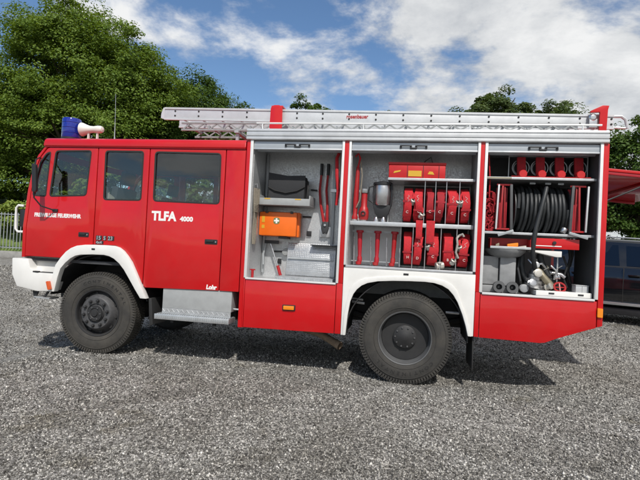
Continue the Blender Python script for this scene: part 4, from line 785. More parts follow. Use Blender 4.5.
obj('top_coupling', MB().lathe([(0.046, 0), (0.050, 0.012), (0.050, 0.05), (0.038, 0.056), (0.038, 0.02), (0, 0.02)], (-0.558, 0.2, 2.286), (0, 0, 1), 18), 'steel', t)
obj('outlet', MB().lathe([(0.030, 0.02), (0.032, -0.075), (0.022, -0.078), (0.022, -0.03), (0, -0.03)], (-0.558, 0.2, 2.03), (0, 1, 0), 16), 'dark_metal', t)
for s_ in (-1, 1): obj('lug', MB().box(-0.558 + s_ * 0.056 - 0.012, -0.558 + s_ * 0.056 + 0.012, 0.19, 0.21, 2.29, 2.325), 'steel', t, bevel=0.003)
t = thing('floodlight', 'round silver floodlight in a black frame on the middle shelf', 'floodlight', (-0.33, 0.24, 1.926))
obj('housing', MB().lathe([(0.085, 0), (0.10, 0.02), (0.105, 0.24), (0.098, 0.26)], (-0.335, 0.24, 2.14), (0, 0, 1), 28), 'steel', t)
obj('rim', MB().ring([(0.098, 0.255), (0.118, 0.255), (0.118, 0.285), (0.098, 0.285)], (-0.335, 0.24, 2.14), (0, 0, 1), 28), 'black_plastic', t); obj('cap', MB().lathe([(0.10, 0.262), (0.06, 0.30), (0, 0.305)], (-0.335, 0.24, 2.14), (0, 0, 1), 24), 'black_plastic', t)
obj('guard_bar', MB().tube([(-0.225, 0.20, 2.41), (-0.215, 0.19, 2.28), (-0.228, 0.20, 2.13)], 0.014, 8), 'black_plastic', t); obj('guard_bar', MB().tube([(-0.445, 0.20, 2.41), (-0.448, 0.2, 2.28), (-0.435, 0.20, 2.13)], 0.009, 8), 'black_plastic', t)
obj('handle', MB().tube([(-0.45, 0.19, 2.38), (-0.50, 0.18, 2.36), (-0.505, 0.18, 2.20), (-0.45, 0.19, 2.17)], 0.010, 8), 'black_plastic', t)
obj('bracket', MB().plate([(-0.45, 2.145), (-0.22, 2.145), (-0.25, 2.04), (-0.29, 1.99), (-0.38, 1.99), (-0.42, 2.04)], 0.19, 0.29), 'black_plastic', t, bevel=0.01)
for x in (-0.40, -0.31): obj('foot', MB().lathe([(0.030, 0), (0.032, 0.03), (0.018, 0.065)], (x, 0.2, 1.9255), (0, 0, 1), 14), 'steel', t)
obj('shelf_liner', MB().box(-0.712, -0.28, 0.14, 0.58, 1.9252, 1.9256), 'white_rail', T)
for k, (x, lb) in enumerate([(-0.585, 'slim red branch pipe, left one of three in the lower rack'), (-0.372, 'slim red branch pipe, middle one of three in the lower rack'), (-0.172, 'slim red branch pipe, right one of three in the lower rack')]):
    t = thing('branch_pipe', lb, 'branch pipe', (x, 0.25, 1.386), 'red branch pipes in the lower rack'); tl = 0.03 * (k - 1)
    obj('barrel', MB().lathe([(0.03, 0), (0.03, 0.05), (0.022, 0.07), (0.028, 0.2), (0.031, 0.36), (0.032, 0.37)], (x, 0.25, 1.43), (tl, 0, 1), 16), 'red_dark' if k != 2 else 'red_gear', t)
    obj('collar', MB().lathe([(0.030, 0), (0.046, 0.004), (0.046, 0.03), (0.034, 0.034)], (x + tl * 0.37, 0.25, 1.79), (tl, 0, 1), 16), 'red_dark', t)
    obj('nozzle_tip', MB().lathe([(0.022, 0), (0.036, 0.01), (0.038, 0.045)], (x - 0.012, 0.245, 1.386), (0, 0, 1), 14), 'red_gear', t)
    obj('rod', MB().tube([(x - 0.075, 0.3, 1.386), (x - 0.09, 0.31, 1.74)], 0.010, 8), 'steel', t)
obj('rack_rail', MB().box(-0.70, -0.10, 0.30, 0.312, 1.80, 1.825), 'zinc', T); obj('rack_rail', MB().box(-0.70, -0.10, 0.30, 0.312, 1.43, 1.44), 'zinc', T)
obj('rack_lining', MB().box(-0.705, -0.10, 0.585, 0.598, 1.39, 1.88), 'white_rail', T)

# ================================================================== COMPARTMENT 3 (right)
s1 = obj('shelf', MB().box(0.873, 2.073, 0.09, 0.78, 2.492, 2.505), 'zinc', T); obj('shelf_lip', MB().box(0.873, 2.073, 0.078, 0.0895, 2.485, 2.512), 'aluminium', s1, bevel=0.002); obj('yellow_edge', MB().box(0.885, 1.16, 0.0745, 0.0775, 2.49, 2.508), 'brass', s1)
bx = obj('coupling_rack', MB().box(1.155, 1.165, 0.28, 0.29, 2.506, 2.80).box(2.035, 2.045, 0.28, 0.29, 2.506, 2.80).box(1.1655, 2.0345, 0.28, 0.29, 2.79, 2.80), 'zinc', T)
pos = ['leftmost', 'second from the left', 'third from the left', 'rightmost']
for k in range(4):
    x = 1.300 + k * 0.2125
    t = thing('suction_coupling', f'red suction coupling with ring handles above the hose reel, {pos[k]} of four', 'coupling', (x - 0.01, 0.2, 2.513), 'couplings above the hose reel')
    obj('ring', MB().ring([(0.092, -0.005), (0.100, -0.005), (0.100, 0.005), (0.092, 0.005)], (x, 0.30, 2.66), (0, 1, 0), 30), 'zinc', t); obj('ring', MB().ring([(0.070, 0.03), (0.080, 0.03), (0.080, 0.045), (0.070, 0.045)], (x, 0.30, 2.66), (0, 1, 0), 26), 'zinc', t)
    obj('strap', MB().plate(round_poly([(x - 0.055, 2.78), (x + 0.040, 2.78), (x + 0.050, 2.56), (x - 0.045, 2.56)], 0.01), 0.24, 0.275), 'red_cloth_deep', t, bevel=0.01)
    obj('cap', MB().lathe([(0.001, -0.02), (0.042, -0.02), (0.047, -0.012), (0.047, 0.03), (0.03, 0.04)], (x - 0.012 - 0.004 * k, 0.11, 2.556), (0, 1, 0.0), 22), 'red_case', t)
    obj('link', MB().tube([(x - 0.01, 0.14, 2.56), (x, 0.25, 2.60)], 0.016, 8), 'red_gear', t)
obj('cable', MB().tube([(1.16, 0.10, 2.525), (1.5, 0.09, 2.519), (2.02, 0.10, 2.523)], 0.006, 6), 'red_gear', T)
reel = thing('hose_reel', 'black rubber hose wound on a reel behind grey posts', 'hose reel', (1.53, 0.42, 1.868))
rz = random.Random(8); wob = [rz.uniform(-0.010, 0.014) for _ in range(14)]
hp = []
for i in range(12 * 28 + 1):
    a = 2 * PI * i / 28; tt = i / (12 * 28); hp.append((1.262 + 0.55 * tt + 0.012 * math.sin(a * 0.5) + 0.010 * math.sin(a + i * 0.011), 0.42 - (0.272 + wob[i // 28]) * math.cos(a), 2.155 + (0.272 + wob[i // 28]) * math.sin(a)))
obj('hose', MB().tube(hp, 0.0205, 8), 'black_hose', reel)
hp2 = [(1.285 + 0.50 * (i / 280), 0.42 - 0.218 * math.cos(2 * PI * i / 28 + 1), 2.155 + 0.218 * math.sin(2 * PI * i / 28 + 1)) for i in range(281)]
obj('inner_hose', MB().tube(hp2, 0.020, 6), 'black_hose', reel)
obj('drum', MB().tube([(1.24, 0.42, 2.155), (1.83, 0.42, 2.155)], 0.19, 24), 'dark_metal', reel)
for x in (1.235, 1.835): obj('flange', MB().lathe([(0.275, -0.006), (0.275, 0.006)], (x, 0.42, 2.155), (1, 0, 0), 36), 'dark_metal', reel)
for x0, tl in ((1.168, 0.02), (1.845, -0.02)): obj('post', MB().bar((x0 + tl, 0.13, 1.872), (x0, 0.13, 2.43), 0.045, 0.03), 'wall_dark', reel, bevel=0.004)
for x0, tl, lb in ((1.008, 0.035, 'left'), (1.985, -0.03, 'right')):
    fr_ = obj('side_frame', MB().bar((x0 + 0.005, 0.115, 1.90), (x0 + 0.02, 0.115, 2.425), 0.028, 0.02), 'white_rail', reel, bevel=0.003)
    s_ = 1 if lb == 'left' else -1
    obj('red_bar', MB().bar((x0 + 0.055 * s_, 0.14, 1.90), (x0 + 0.070 * s_, 0.14, 2.425), 0.018, 0.02).bar((x0 + 0.105 * s_, 0.15, 1.92), (x0 + 0.095 * s_, 0.15, 2.41), 0.012, 0.012).bar((x0, 0.135, 2.428), (x0 + 0.17 * s_, 0.135, 2.428), 0.016, 0.02).bar((x0, 0.135, 1.905), (x0 + 0.17 * s_, 0.135, 1.905), 0.016, 0.02), 'red_gear', reel, bevel=0.002)
    obj('red_guard', MB().box(min(x0 + 0.02 * s_, x0 + 0.15 * s_), max(x0 + 0.02 * s_, x0 + 0.15 * s_), 0.28, 0.29, 1.93, 2.41), 'red_dark', reel)
obj('hanging_hose', MB().tube([(1.565, 0.155, 2.41), (1.55, 0.12, 2.36), (1.50, 0.10, 2.14), (1.45, 0.08, 1.93), (1.432, 0.07, 1.80), (1.428, 0.09, 1.66), (1.45, 0.13, 1.55), (1.49, 0.2, 1.45), (1.53, 0.28, 1.37)], 0.026, 10), 'black_hose', reel)
obj('end_coupling', MB().lathe([(0.026, -0.03), (0.034, -0.02), (0.034, 0.02), (0.026, 0.03)], (1.76, 0.12, 1.915), (0.5, 0, 1), 14), 'steel', reel)
for x in (1.41, 1.58, 1.72): obj('guide_roller', MB().tube([(x - 0.03, 0.16, 2.455), (x + 0.03, 0.16, 2.455)], 0.013, 8), 'zinc', reel)
s2_ = obj('shelf', MB().box(0.873, 2.073, 0.10, 0.78, 1.850, 1.866), 'zinc', T); obj('shelf_lip', MB().box(0.873, 2.073, 0.088, 0.0995, 1.842, 1.870), 'aluminium', s2_, bevel=0.002)
for a, b in (((1.03, 0.06, 1.825), (1.20, 0.06, 1.885)), ((1.80, 0.06, 1.885), (2.0, 0.06, 1.83))): obj('bracket', MB().bar(a, b, 0.02, 0.03), 'zinc', T, bevel=0.003)
t = thing('net_bag', 'crumpled red net bag stuffed left of the hose reel', 'net bag', (0.94, 0.2, 1.868))
rb = random.Random(3); nb = MB()
for k in range(34):
    x = rb.uniform(0.895, 0.985); z = rb.uniform(1.90, 2.30); y = rb.uniform(0.15, 0.3); p = [(x, y, z)]
    for j in range(9): x = min(0.995, max(0.89, x + rb.uniform(-0.05, 0.05))); z = min(2.34, max(1.885, z + rb.uniform(-0.07, 0.07))); y = min(0.34, max(0.14, y + rb.uniform(-0.03, 0.03))); p.append((x, y, z))
    nb.tube(p, 0.011, 5)
obj('netting', nb, 'red_cloth_deep', t); obj('pull_cord', MB().tube([(0.93, 0.15, 2.28), (0.925, 0.13, 2.5), (0.90, 0.12, 2.78)], 0.008, 6), 'red_cloth', t)
obj('wrap', MB().grid(lambda u, v: (0.89 + 0.10 * u, 0.34 - 0.04 * math.sin(u * 9 + v * 14), 1.875 + 0.44 * v), 10, 18), 'red_cloth_deep', t)
t = thing('red_tray', 'shallow red tray holding yellow and orange bits below the hose reel', 'tray', (1.18, 0.2, 1.69))
obj('back_panel', MB().box(0.955, 1.405, 0.24, 0.25, 1.70, 1.80), 'red_gear', t); obj('base', MB().box(0.955, 1.405, 0.085, 0.239, 1.680, 1.694), 'red_gear', t); obj('side', MB().box(0.955, 0.965, 0.085, 0.239, 1.6945, 1.79), 'red_gear', t); obj('side', MB().box(1.395, 1.405, 0.085, 0.239, 1.6945, 1.79), 'red_gear', t); obj('lip', MB().box(0.955, 1.405, 0.075, 0.0845, 1.672, 1.700), 'aluminium', t, bevel=0.002)
for nm, lb, m_, a in (('wedge', 'orange wedge lying in the red tray', 'amber', (1.15, 1.27, 1.75)), ('brass_fitting', 'small brass fitting lying at the left of the red tray', 'brass', (1.02, 1.06, 1.74)), ('pink_cloth', 'pale pink cloth folded at the right of the red tray', 'pale_cloth', (1.26, 1.36, 1.72))):
    o = obj(nm, MB().plate(round_poly([(a[0], 1.7005), (a[1], 1.7005), (a[1], a[2]), (a[0], a[2] - 0.02)], 0.012), 0.11, 0.18), m_, None, bevel=0.006); tag(o, lb, nm.replace('_', ' '))
pp = obj('pump_panel', MB().box(1.41, 1.93, 0.105, 0.14, 1.695, 1.815), 'red_paint', T, bevel=0.006); obj('panel_stripe', MB().box(1.44, 1.74, 0.102, 0.1048, 1.722, 1.732), 'white_letter', pp)
obj('panel_knob', MB().lathe([(0.02, 0), (0.02, -0.02), (0, -0.021)], (1.66, 0.105, 1.765), n=12), 'black_plastic', pp)
obj('white_shelf', MB().plate([(1.43, 1.672), (1.752, 1.672), (1.752, 1.605), (1.70, 1.602), (1.43, 1.655)], 0.12, 0.40), 'white_paint', T, bevel=0.006)
# pump housing under the tray
pu = thing('fire_pump', 'grey cast pump with two round inlets in the lower right compartment', 'pump', (1.12, 0.35, 1.152))
obj('casing', MB().box(0.885, 1.085, 0.24, 0.60, 1.24, 1.58), 'casing_grey', pu, bevel=0.012); obj('casing', MB().box(1.095, 1.275, 0.20, 0.60, 1.235, 1.575), 'casing_grey', pu, bevel=0.012)
obj('funnel', MB().lathe([(0.24, 0.0), (0.235, -0.02), (0.18, -0.075), (0.08, -0.11), (0.0, -0.115)], (1.16, 0.30, 1.668), (0, 0, 1), 30), 'casing_grey', pu)
obj('base', MB().box(0.885, 1.32, 0.22, 0.60, 1.152, 1.232), 'casing_grey', pu, bevel=0.010)
for x in (1.085, 1.235):
    f_ = obj('inlet', MB().ring([(0.035, -0.10), (0.066, -0.10), (0.070, -0.085), (0.062, -0.05), (0.060, 0.02), (0.035, 0.02)], (x, 0.24, 1.222), (0, 1, 0), 26), 'rim_lip', pu); obj('inlet_core', MB().lathe([(0.034, -0.04), (0.012, -0.045), (0.012, -0.07), (0, -0.07)], (x, 0.24, 1.222), (0, 1, 0), 18), 'dark_metal', f_)
obj('side_block', MB().box(1.30, 1.42, 0.40, 0.72, 1.152, 1.60), 'chassis_black', pu, bevel=0.02)
obj('motor', MB().lathe([(0.0, 0), (0.105, 0.0), (0.112, 0.012), (0.112, 0.04), (0.098, 0.045), (0.098, 0.06), (0.112, 0.065), (0.112, 0.09), (0.085, 0.10), (0.085, 0.13), (0.092, 0.135), (0.092, 0.155), (0.075, 0.17), (0.07, 0.20), (0.05, 0.225), (0, 0.23)], (1.50, 0.30, 1.235), (0.12, -0.1, 1), 26), 'steel', pu)
obj('valve_body', MB().tube([(1.50, 0.26, 1.46), (1.54, 0.21, 1.42), (1.58, 0.2, 1.37), (1.63, 0.2, 1.31), (1.68, 0.2, 1.27)], [0.030, 0.040, 0.036, 0.042, 0.030], 14), 'brass', pu)
obj('gauge', MB().lathe([(0.035, 0.02), (0.038, -0.02), (0.03, -0.024), (0, -0.024)], (1.50, 0.22, 1.50), (0, 1, 0), 18), 'white_rail', pu); obj('gauge', MB().lathe([(0.03, 0.02), (0.032, -0.02), (0.025, -0.024), (0, -0.024)], (1.63, 0.30, 1.47), (0, 1, 0), 18), 'brass', pu)
obj('suction_hose', MB().tube([(1.56, 0.3, 1.66), (1.57, 0.28, 1.55), (1.62, 0.26, 1.43), (1.70, 0.26, 1.30)], 0.036, 10), 'black_hose', pu); obj('suction_hose', MB().tube([(1.36, 0.3, 1.62), (1.35, 0.28, 1.5), (1.38, 0.28, 1.38), (1.44, 0.3, 1.28)], 0.03, 10), 'black_hose', pu)
obj('lever_rod', MB().tube([(1.745, 0.25, 1.60), (1.745, 0.25, 1.30)], 0.010, 8), 'aluminium', pu); obj('pipe', MB().tube([(1.66, 0.30, 1.42), (1.80, 0.28, 1.40), (1.84, 0.28, 1.37)], 0.022, 10), 'steel', pu)
for k, (x, y, z, r, l, ax_, mm) in enumerate([(1.58, 0.34, 1.20, 0.06, 0.10, (0, 0, 1), 'steel'), (1.44, 0.18, 1.28, 0.04, 0.07, (0.2, -1, 0.3), 'steel'), (1.60, 0.16, 1.24, 0.036, 0.08, (0.6, -0.6, 0.4), 'coupling_alloy'), (1.50, 0.17, 1.40, 0.045, 0.06, (0.1, -1, 0.2), 'coupling_alloy'), (1.67, 0.34, 1.22, 0.05, 0.12, (0.2, 0, 1), 'casing_grey'), (1.70, 0.22, 1.36, 0.028, 0.07, (1, -0.2, 0.3), 'steel'), (1.37, 0.24, 1.22, 0.045, 0.08, (0, -1, 0), 'casing_grey'), (1.56, 0.40, 1.50, 0.05, 0.09, (0, -0.3, 1), 'steel')]):
    obj('pump_fitting', MB().lathe([(r * 0.7, 0), (r, 0.006), (r, l * 0.22), (r * 0.72, l * 0.26), (r * 0.72, l * 0.7), (r * 1.05, l * 0.74), (r * 1.05, l * 0.95), (r * 0.8, l), (r * 0.35, l * 1.02), (0, l * 1.02)], (x, y, z), ax_, 20), mm, pu)
for k, pts in enumerate([[(1.42, 0.26, 1.56), (1.47, 0.22, 1.50), (1.56, 0.20, 1.52), (1.62, 0.24, 1.46)], [(1.55, 0.36, 1.62), (1.60, 0.33, 1.52), (1.58, 0.3, 1.40)], [(1.66, 0.2, 1.50), (1.72, 0.18, 1.44), (1.70, 0.2, 1.34)], [(1.34, 0.3, 1.60), (1.31, 0.26, 1.45), (1.34, 0.24, 1.30)], [(1.82, 0.3, 1.62), (1.86, 0.28, 1.50), (1.83, 0.3, 1.36), (1.88, 0.32, 1.25)]]):
    obj('pump_line', MB().tube(pts, 0.013 if k != 1 else 0.02, 8), ('steel', 'dark_metal', 'steel', 'dark_metal', 'rubber_dark')[k], pu)
for k, (x, z) in enumerate([(1.66, 1.40), (1.585, 1.445), (1.73, 1.47)]):
    obj('valve_lever', MB().bar((x, 0.20, z), (x + 0.045, 0.17, z + 0.035), 0.012, 0.008), 'coupling_alloy', pu, bevel=0.002)
wl = obj('hand_wheel', MB().tube([(1.765 + 0.062 * math.cos(a), 0.20 + 0.03 * math.sin(a), 1.255 + 0.05 * math.sin(a)) for a in np.linspace(0, 2 * PI, 20, endpoint=False)], 0.012, 8, True), 'red_gear', pu)
obj('spoke', MB().bar((1.705, 0.2, 1.255), (1.825, 0.2, 1.255), 0.012).bar((1.765, 0.175, 1.21), (1.765, 0.225, 1.30), 0.012), 'red_gear', wl)
obj('motor_block', MB().box(1.80, 1.96, 0.55, 0.80, 1.16, 1.46), 'chassis_black', pu, bevel=0.03)
obj('wiring', MB().tube([(1.93, 0.5, 1.84), (1.95, 0.46, 1.6), (1.92, 0.45, 1.45), (1.96, 0.47, 1.3)], 0.02, 8), 'rubber_dark', T); obj('wiring', MB().tube([(1.97, 0.5, 1.84), (1.98, 0.47, 1.65), (1.95, 0.47, 1.5)], 0.014, 8), 'rubber_dark', T)
t = obj('floor_drawer', MB().box(1.475, 2.066, 0.06, 0.085, 1.1565, 1.215), 'white_paint', T, bevel=0.005); obj('drawer_tray', MB().box(1.48, 2.06, 0.0855, 0.34, 1.1565, 1.205), 'white_paint', t)
for x in (1.64, 1.95): obj('catch', MB().box(x - 0.03, x + 0.03, 0.054, 0.0595, 1.178, 1.196), 'black_plastic', t, bevel=0.002)
t = thing('white_carton', 'small pale box standing at the right end of the white drawer', 'box', (1.99, 0.2, 1.2055))
obj('carton', MB().box(1.915, 2.05, 0.12, 0.26, 1.2065, 1.285), 'white_rail', t, bevel=0.004); obj('lid', MB().box(1.912, 2.053, 0.117, 0.263, 1.2855, 1.297), 'aluminium', t, bevel=0.003); obj('divider_line', MB().box(1.98, 1.984, 0.1165, 0.1195, 1.208, 1.284), 'grey_paint', t)
t = thing('folded_jacket', 'pale folded jacket seen through the middle cab window', 'jacket', (-4.11, 0.2, 1.66))
jk = MB().grid(lambda u, v: (-4.21 + 0.19 * u + 0.03 * v * (0.5 - u), 0.20 + 0.05 * math.sin(u * PI * 2.2) * (0.4 + v) + 0.015 * math.sin(v * 13 + u * 9), 1.68 + 0.60 * v * (1 - 0.38 * abs(u - 0.35))), 16, 20); obj('cloth', jk, 'pale_cloth', t)
obj('collar', MB().tube([(-4.17, 0.21, 2.20), (-4.145, 0.20, 2.26), (-4.11, 0.21, 2.18)], 0.022, 8), 'pale_cloth', t)

# ================================================================== ROOF LADDER
LA = Vector((-3.60, 0.70, 3.345)); LB = Vector((2.46, 0.70, 3.235)); dv = (LB - LA); slope = dv.z / dv.x
lad = thing('roof_ladder', 'long white aluminium ladder lying along the roof of the fire engine', 'ladder', (-0.6, 0.95, 3.2))
Rl = Matrix.Rotation(-math.atan(slope), 3, 'Y')
def lz(x): return LA.z + slope * (x - LA.x)
rivet_me = MB().lathe([(0.013, 0), (0.013, -0.006), (0.006, -0.010), (0, -0.010)], (0, 0, 0), (0, 1, 0), 8).mesh('rivet')
for y in (0.70, 1.16):
    st = obj('stringer', MB().add([(x, yy, lz(x) + dz) for x in (-3.60, 2.46) for yy, dz in ((y, 0.0), (y, 0.175), (y + 0.03, 0.175), (y + 0.03, 0.0))], [(0, 1, 2, 3), (7, 6, 5, 4), (0, 4, 5, 1), (1, 5, 6, 2), (2, 6, 7, 3), (3, 7, 4, 0)]), 'white_rail', lad, bevel=0.004)
    obj('flange', MB().add([(x, yy, lz(x) + dz) for x in (-3.60, 2.46) for yy, dz in ((y - 0.012, 0.155), (y - 0.012, 0.180), (y - 0.0005, 0.180), (y - 0.0005, 0.155))], [(0, 1, 2, 3), (7, 6, 5, 4), (0, 4, 5, 1), (1, 5, 6, 2), (2, 6, 7, 3), (3, 7, 4, 0)]), 'white_rail', st)
    obj('flange', MB().add([(x, yy, lz(x) + dz) for x in (-3.60, 2.46) for yy, dz in ((y - 0.012, -0.002), (y - 0.012, 0.022), (y - 0.0005, 0.022), (y - 0.0005, -0.002))], [(0, 1, 2, 3), (7, 6, 5, 4), (0, 4, 5, 1), (1, 5, 6, 2), (2, 6, 7, 3), (3, 7, 4, 0)]), 'white_rail', st)
    if y < 1:
        for k in range(17):
            x = -3.435 + 0.3667 * k
            for dz in (0.062, 0.130): put('rivet', rivet_me, 'rubber_dark', st, (x, y - 0.0005, lz(x) + dz))
        text('maker_lettering', 'rosenbauer', 0.075, (-0.905, y - 0.002, lz(-0.7) + 0.075), 'red_gear', st, bold=0.002, xscale=0.86)
for k in range(20):
    x = -3.45 + 0.305 * k; obj('rung', MB().tube([(x, 0.731, lz(x) + 0.09), (x, 1.159, lz(x) + 0.09)], 0.016, 8), 'aluminium', lad)
t = lad
low = thing('lower_ladder_section', 'grey lower ladder section stowed beneath the long white ladder', 'ladder', (-0.8, 0.95, 3.05))
for y in (0.66, 1.12):
    obj('stringer', MB().box(-3.31, 2.05, y, y + 0.025, 3.275, 3.300).box(-3.31, 2.05, y, y + 0.025, 3.175, 3.205), 'grey_cast', low, bevel=0.003)
    zg = MB()
    for k in range(26):
        x = -3.28 + k * 0.205; zg.bar((x, y + 0.012, 3.206), (x + 0.10, y + 0.012, 3.274), 0.012, 0.02); zg.bar((x + 0.10, y + 0.012, 3.274), (x + 0.205, y + 0.012, 3.206), 0.012, 0.02)
    obj('lattice', zg, 'grey_cast', low)
obj('rung', MB().tube([(-3.2, 0.686, 3.24), (-3.2, 1.119, 3.24)], 0.015, 8), 'zinc', low)
for k in range(1, 17): obj('rung', MB().tube([(-3.2 + 0.31 * k, 0.686, 3.24), (-3.2 + 0.31 * k, 1.119, 3.24)], 0.015, 8), 'zinc', low)
for x in (-2.45, -1.2, 0.3, 1.8): obj('roof_cradle', MB().box(x - 0.03, x + 0.03, 0.62, 1.20, 3.14, 3.174).box(x - 0.02, x + 0.02, 0.66, 0.70, 2.966, 3.139).box(x - 0.02, x + 0.02, 1.12, 1.16, 2.966, 3.139), 'zinc', T)
obj('ladder_clamp', MB().plate(round_poly([(-1.975, 3.205), (-1.795, 3.205), (-1.80, 3.50), (-1.84, 3.535), (-1.93, 3.535), (-1.968, 3.50)], 0.02), 0.635, 0.655).box(-1.965, -1.80, 0.6555, 1.23, 3.508, 3.533).box(-1.97, -1.80, 0.635, 0.655, 2.986, 3.2045), 'red_paint', T, bevel=0.006)
pk = obj('ladder_post', MB().plate([(2.262, 2.96), (2.345, 2.96), (2.362, 3.46), (2.375, 3.51), (2.30, 3.515), (2.16, 3.445), (2.165, 3.425), (2.27, 3.43)], 0.62, 0.66), 'red_paint', T, bevel=0.006)
obj('post_arm', MB().box(2.04, 2.30, 0.622, 0.658, 2.99, 3.05), 'red_paint', pk)
lk = obj('ladder_lock', MB().lathe([(0.045, 0), (0.05, -0.02), (0.03, -0.035), (0, -0.035)], (2.20, 0.665, 3.37), n=16).box(2.16, 2.25, 0.64, 0.664, 3.24, 3.35), 'steel', T, bevel=0.003)
obj('end_hook', MB().tube([(2.44, 0.715, 3.40), (2.55, 0.715, 3.40), (2.60, 0.715, 3.36), (2.625, 0.715, 3.25)], 0.02, 8).tube([(2.44, 0.715, 3.26), (2.60, 0.715, 3.255)], 0.015, 8), 'white_rail', lad)
obj('end_plate', MB().plate(round_poly([(-3.66, 3.37), (-3.6005, 3.35), (-3.6005, 3.52), (-3.625, 3.525), (-3.655, 3.44)], 0.01), 0.70, 0.73), 'white_rail', lad)

# ================================================================== BACKGROUND: car
CO = Vector((4.32, 4.95, 0.32)); CA = -math.radians(30)
car = thing('parked_car', 'black estate car with silver sill trim parked behind the fire engine', 'car', CO)
car.rotation_euler = (0, 0, CA)
def cobj(name, mb, m, par=car, bevel=0.0, smooth=45):
    o = bpy.data.objects.new(name, mb.mesh(name, (0, 0, 0), bevel, smooth)); COL.objects.link(o); o.parent = par; o.data.materials.append(MAT[m]); return o
# local x forward (+), y: near side is 0, far side 1.9; B pillar at x = 0
ST = [(-2.75, 0.62, 1.02, 1.03), (-2.70, 0.45, 1.12, 1.14), (-2.45, 0.36, 1.17, 1.55), (-2.1, 0.34, 1.18, 1.68), (-1.2, 0.33, 1.18, 1.745), (-0.3, 0.33, 1.17, 1.76), (0.5, 0.33, 1.16, 1.73), (1.0, 0.33, 1.15, 1.60), (1.55, 0.33, 1.13, 1.20), (2.2, 0.34, 1.06, 1.07), (2.55, 0.40, 0.98, 0.99), (2.68, 0.55, 0.80, 0.81)]
vs = []; W_ = 1.88
for x, zl, zb, zt in ST:
    tuck = 0.12 if abs(x) > 2.5 else 0.0
    half = [(0.10 + tuck, zl), (0.02 + tuck, zl + 0.08), (0.0 + tuck, (zl + zb) / 2), (0.035 + tuck, zb - 0.02), (0.06 + tuck, zb)]
    g = zt - zb; half += [(0.06 + tuck + 0.16 * min(1, g / 0.55) + 0.02, zb + g * 0.88), (0.06 + tuck + 0.30, zt)]
    vs += [(x, y, z) for y, z in half] + [(x, W_ - y, z) for y, z in half[::-1]]
nk = 14; fs = []
for i in range(len(ST) - 1): fs += [(i * nk + k, (i + 1) * nk + k, (i + 1) * nk + (k + 1) % nk, i * nk + (k + 1) % nk) for k in range(nk)]
fs += [tuple(range(nk)), tuple((len(ST) - 1) * nk + k for k in range(nk))[::-1]]
body = cobj('body', MB().add(vs, fs), 'car_black', smooth=50)
def side_pane(name, pts, m='car_glass'):                     # follows the tumblehome, 6 mm proud
    mb = MB(); n = len(pts)
    def yy(z): return 0.06 + 0.01 + 0.18 * (z - 1.17) / 0.51 - 0.012
    mb.add([(x, yy(z), z) for x, z in pts] + [(x, yy(z) + 0.006, z) for x, z in pts], [tuple(range(n)), tuple(range(n, 2 * n))[::-1]] + [(i, (i + 1) % n, (i + 1) % n + n, i + n) for i in range(n)])
    return cobj(name, mb, m, smooth=0)
side_pane('side_window', [(-0.98, 1.20), (-0.06, 1.20), (-0.12, 1.63), (-0.92, 1.63)]); side_pane('side_window', [(0.06, 1.20), (1.05, 1.19), (0.62, 1.58), (0.02, 1.62)]); side_pane('side_window', [(-1.9, 1.22), (-1.08, 1.20), (-1.02, 1.62), (-1.72, 1.60)])
side_pane('window_trim', [(-1.95, 1.180), (1.12, 1.165), (1.12, 1.182), (-1.95, 1.198)], 'black_plastic')
for x0, x1 in ((-1.02, -0.02), (0.02, 1.10)):
    cobj('door_seam', MB().box(x0 - 0.004, x0 + 0.004, -0.006, 0.03, 0.45, 1.16), 'rubber_dark')
    cobj('door_handle', MB().box(x0 + 0.08, x0 + 0.28, -0.035, 0.02, 1.0, 1.03), 'car_black', bevel=0.008)
cobj('sill_trim', MB().box(-1.5, 1.4, -0.022, 0.03, 0.40, 0.455), 'car_trim', bevel=0.006); cobj('sill', MB().box(-1.45, 1.35, 0.03, 0.16, 0.20, 0.34), 'black_plastic', bevel=0.02)
cobj('roof_rail', MB().tube([(-2.0, 0.33, 1.70), (-1.9, 0.31, 1.75), (-0.3, 0.31, 1.80), (0.5, 0.31, 1.76), (0.62, 0.33, 1.72)], 0.015, 8), 'car_trim')
cobj('windscreen', MB().add([(1.06, 0.34, 1.595), (1.58, 0.22, 1.215), (1.58, W_ - 0.22, 1.215), (1.06, W_ - 0.34, 1.595)], [(0, 1, 2, 3)]), 'car_glass', smooth=0)
cobj('headlight', MB().box(2.50, 2.60, 0.16, 0.5, 0.72, 0.88), 'car_trim', bevel=0.03); cobj('tail_light', MB().box(-2.74, -2.62, 0.10, 0.36, 0.85, 1.08), 'amber_red', bevel=0.02)
ctyre = MB().ring([(0.23, 0.02), (0.30, 0.0), (0.34, 0.02), (0.345, 0.10), (0.34, 0.20), (0.30, 0.22), (0.23, 0.20)], (0, 0, 0), (0, 1, 0), 36).mesh('tyre'); crim = MB().lathe([(0.235, 0.03), (0.22, 0.05), (0.08, 0.04), (0.06, 0.03), (0, 0.03)], (0, 0, 0), (0, 1, 0), 30).mesh('rim')
for x in (-1.72, 1.72):
    for y, fl_ in ((0.01, 0), (W_ - 0.01, PI)):
        w = bpy.data.objects.new('wheel', ctyre); COL.objects.link(w); w.parent = car; w.location = (x, y, 0.345); w.rotation_euler = (0, 0, fl_)
        if not ctyre.materials: ctyre.materials.append(MAT['rubber_dark'])
        r = bpy.data.objects.new('rim', crim); COL.objects.link(r); r.parent = w
        if not crim.materials: crim.materials.append(MAT['rim_lip'])

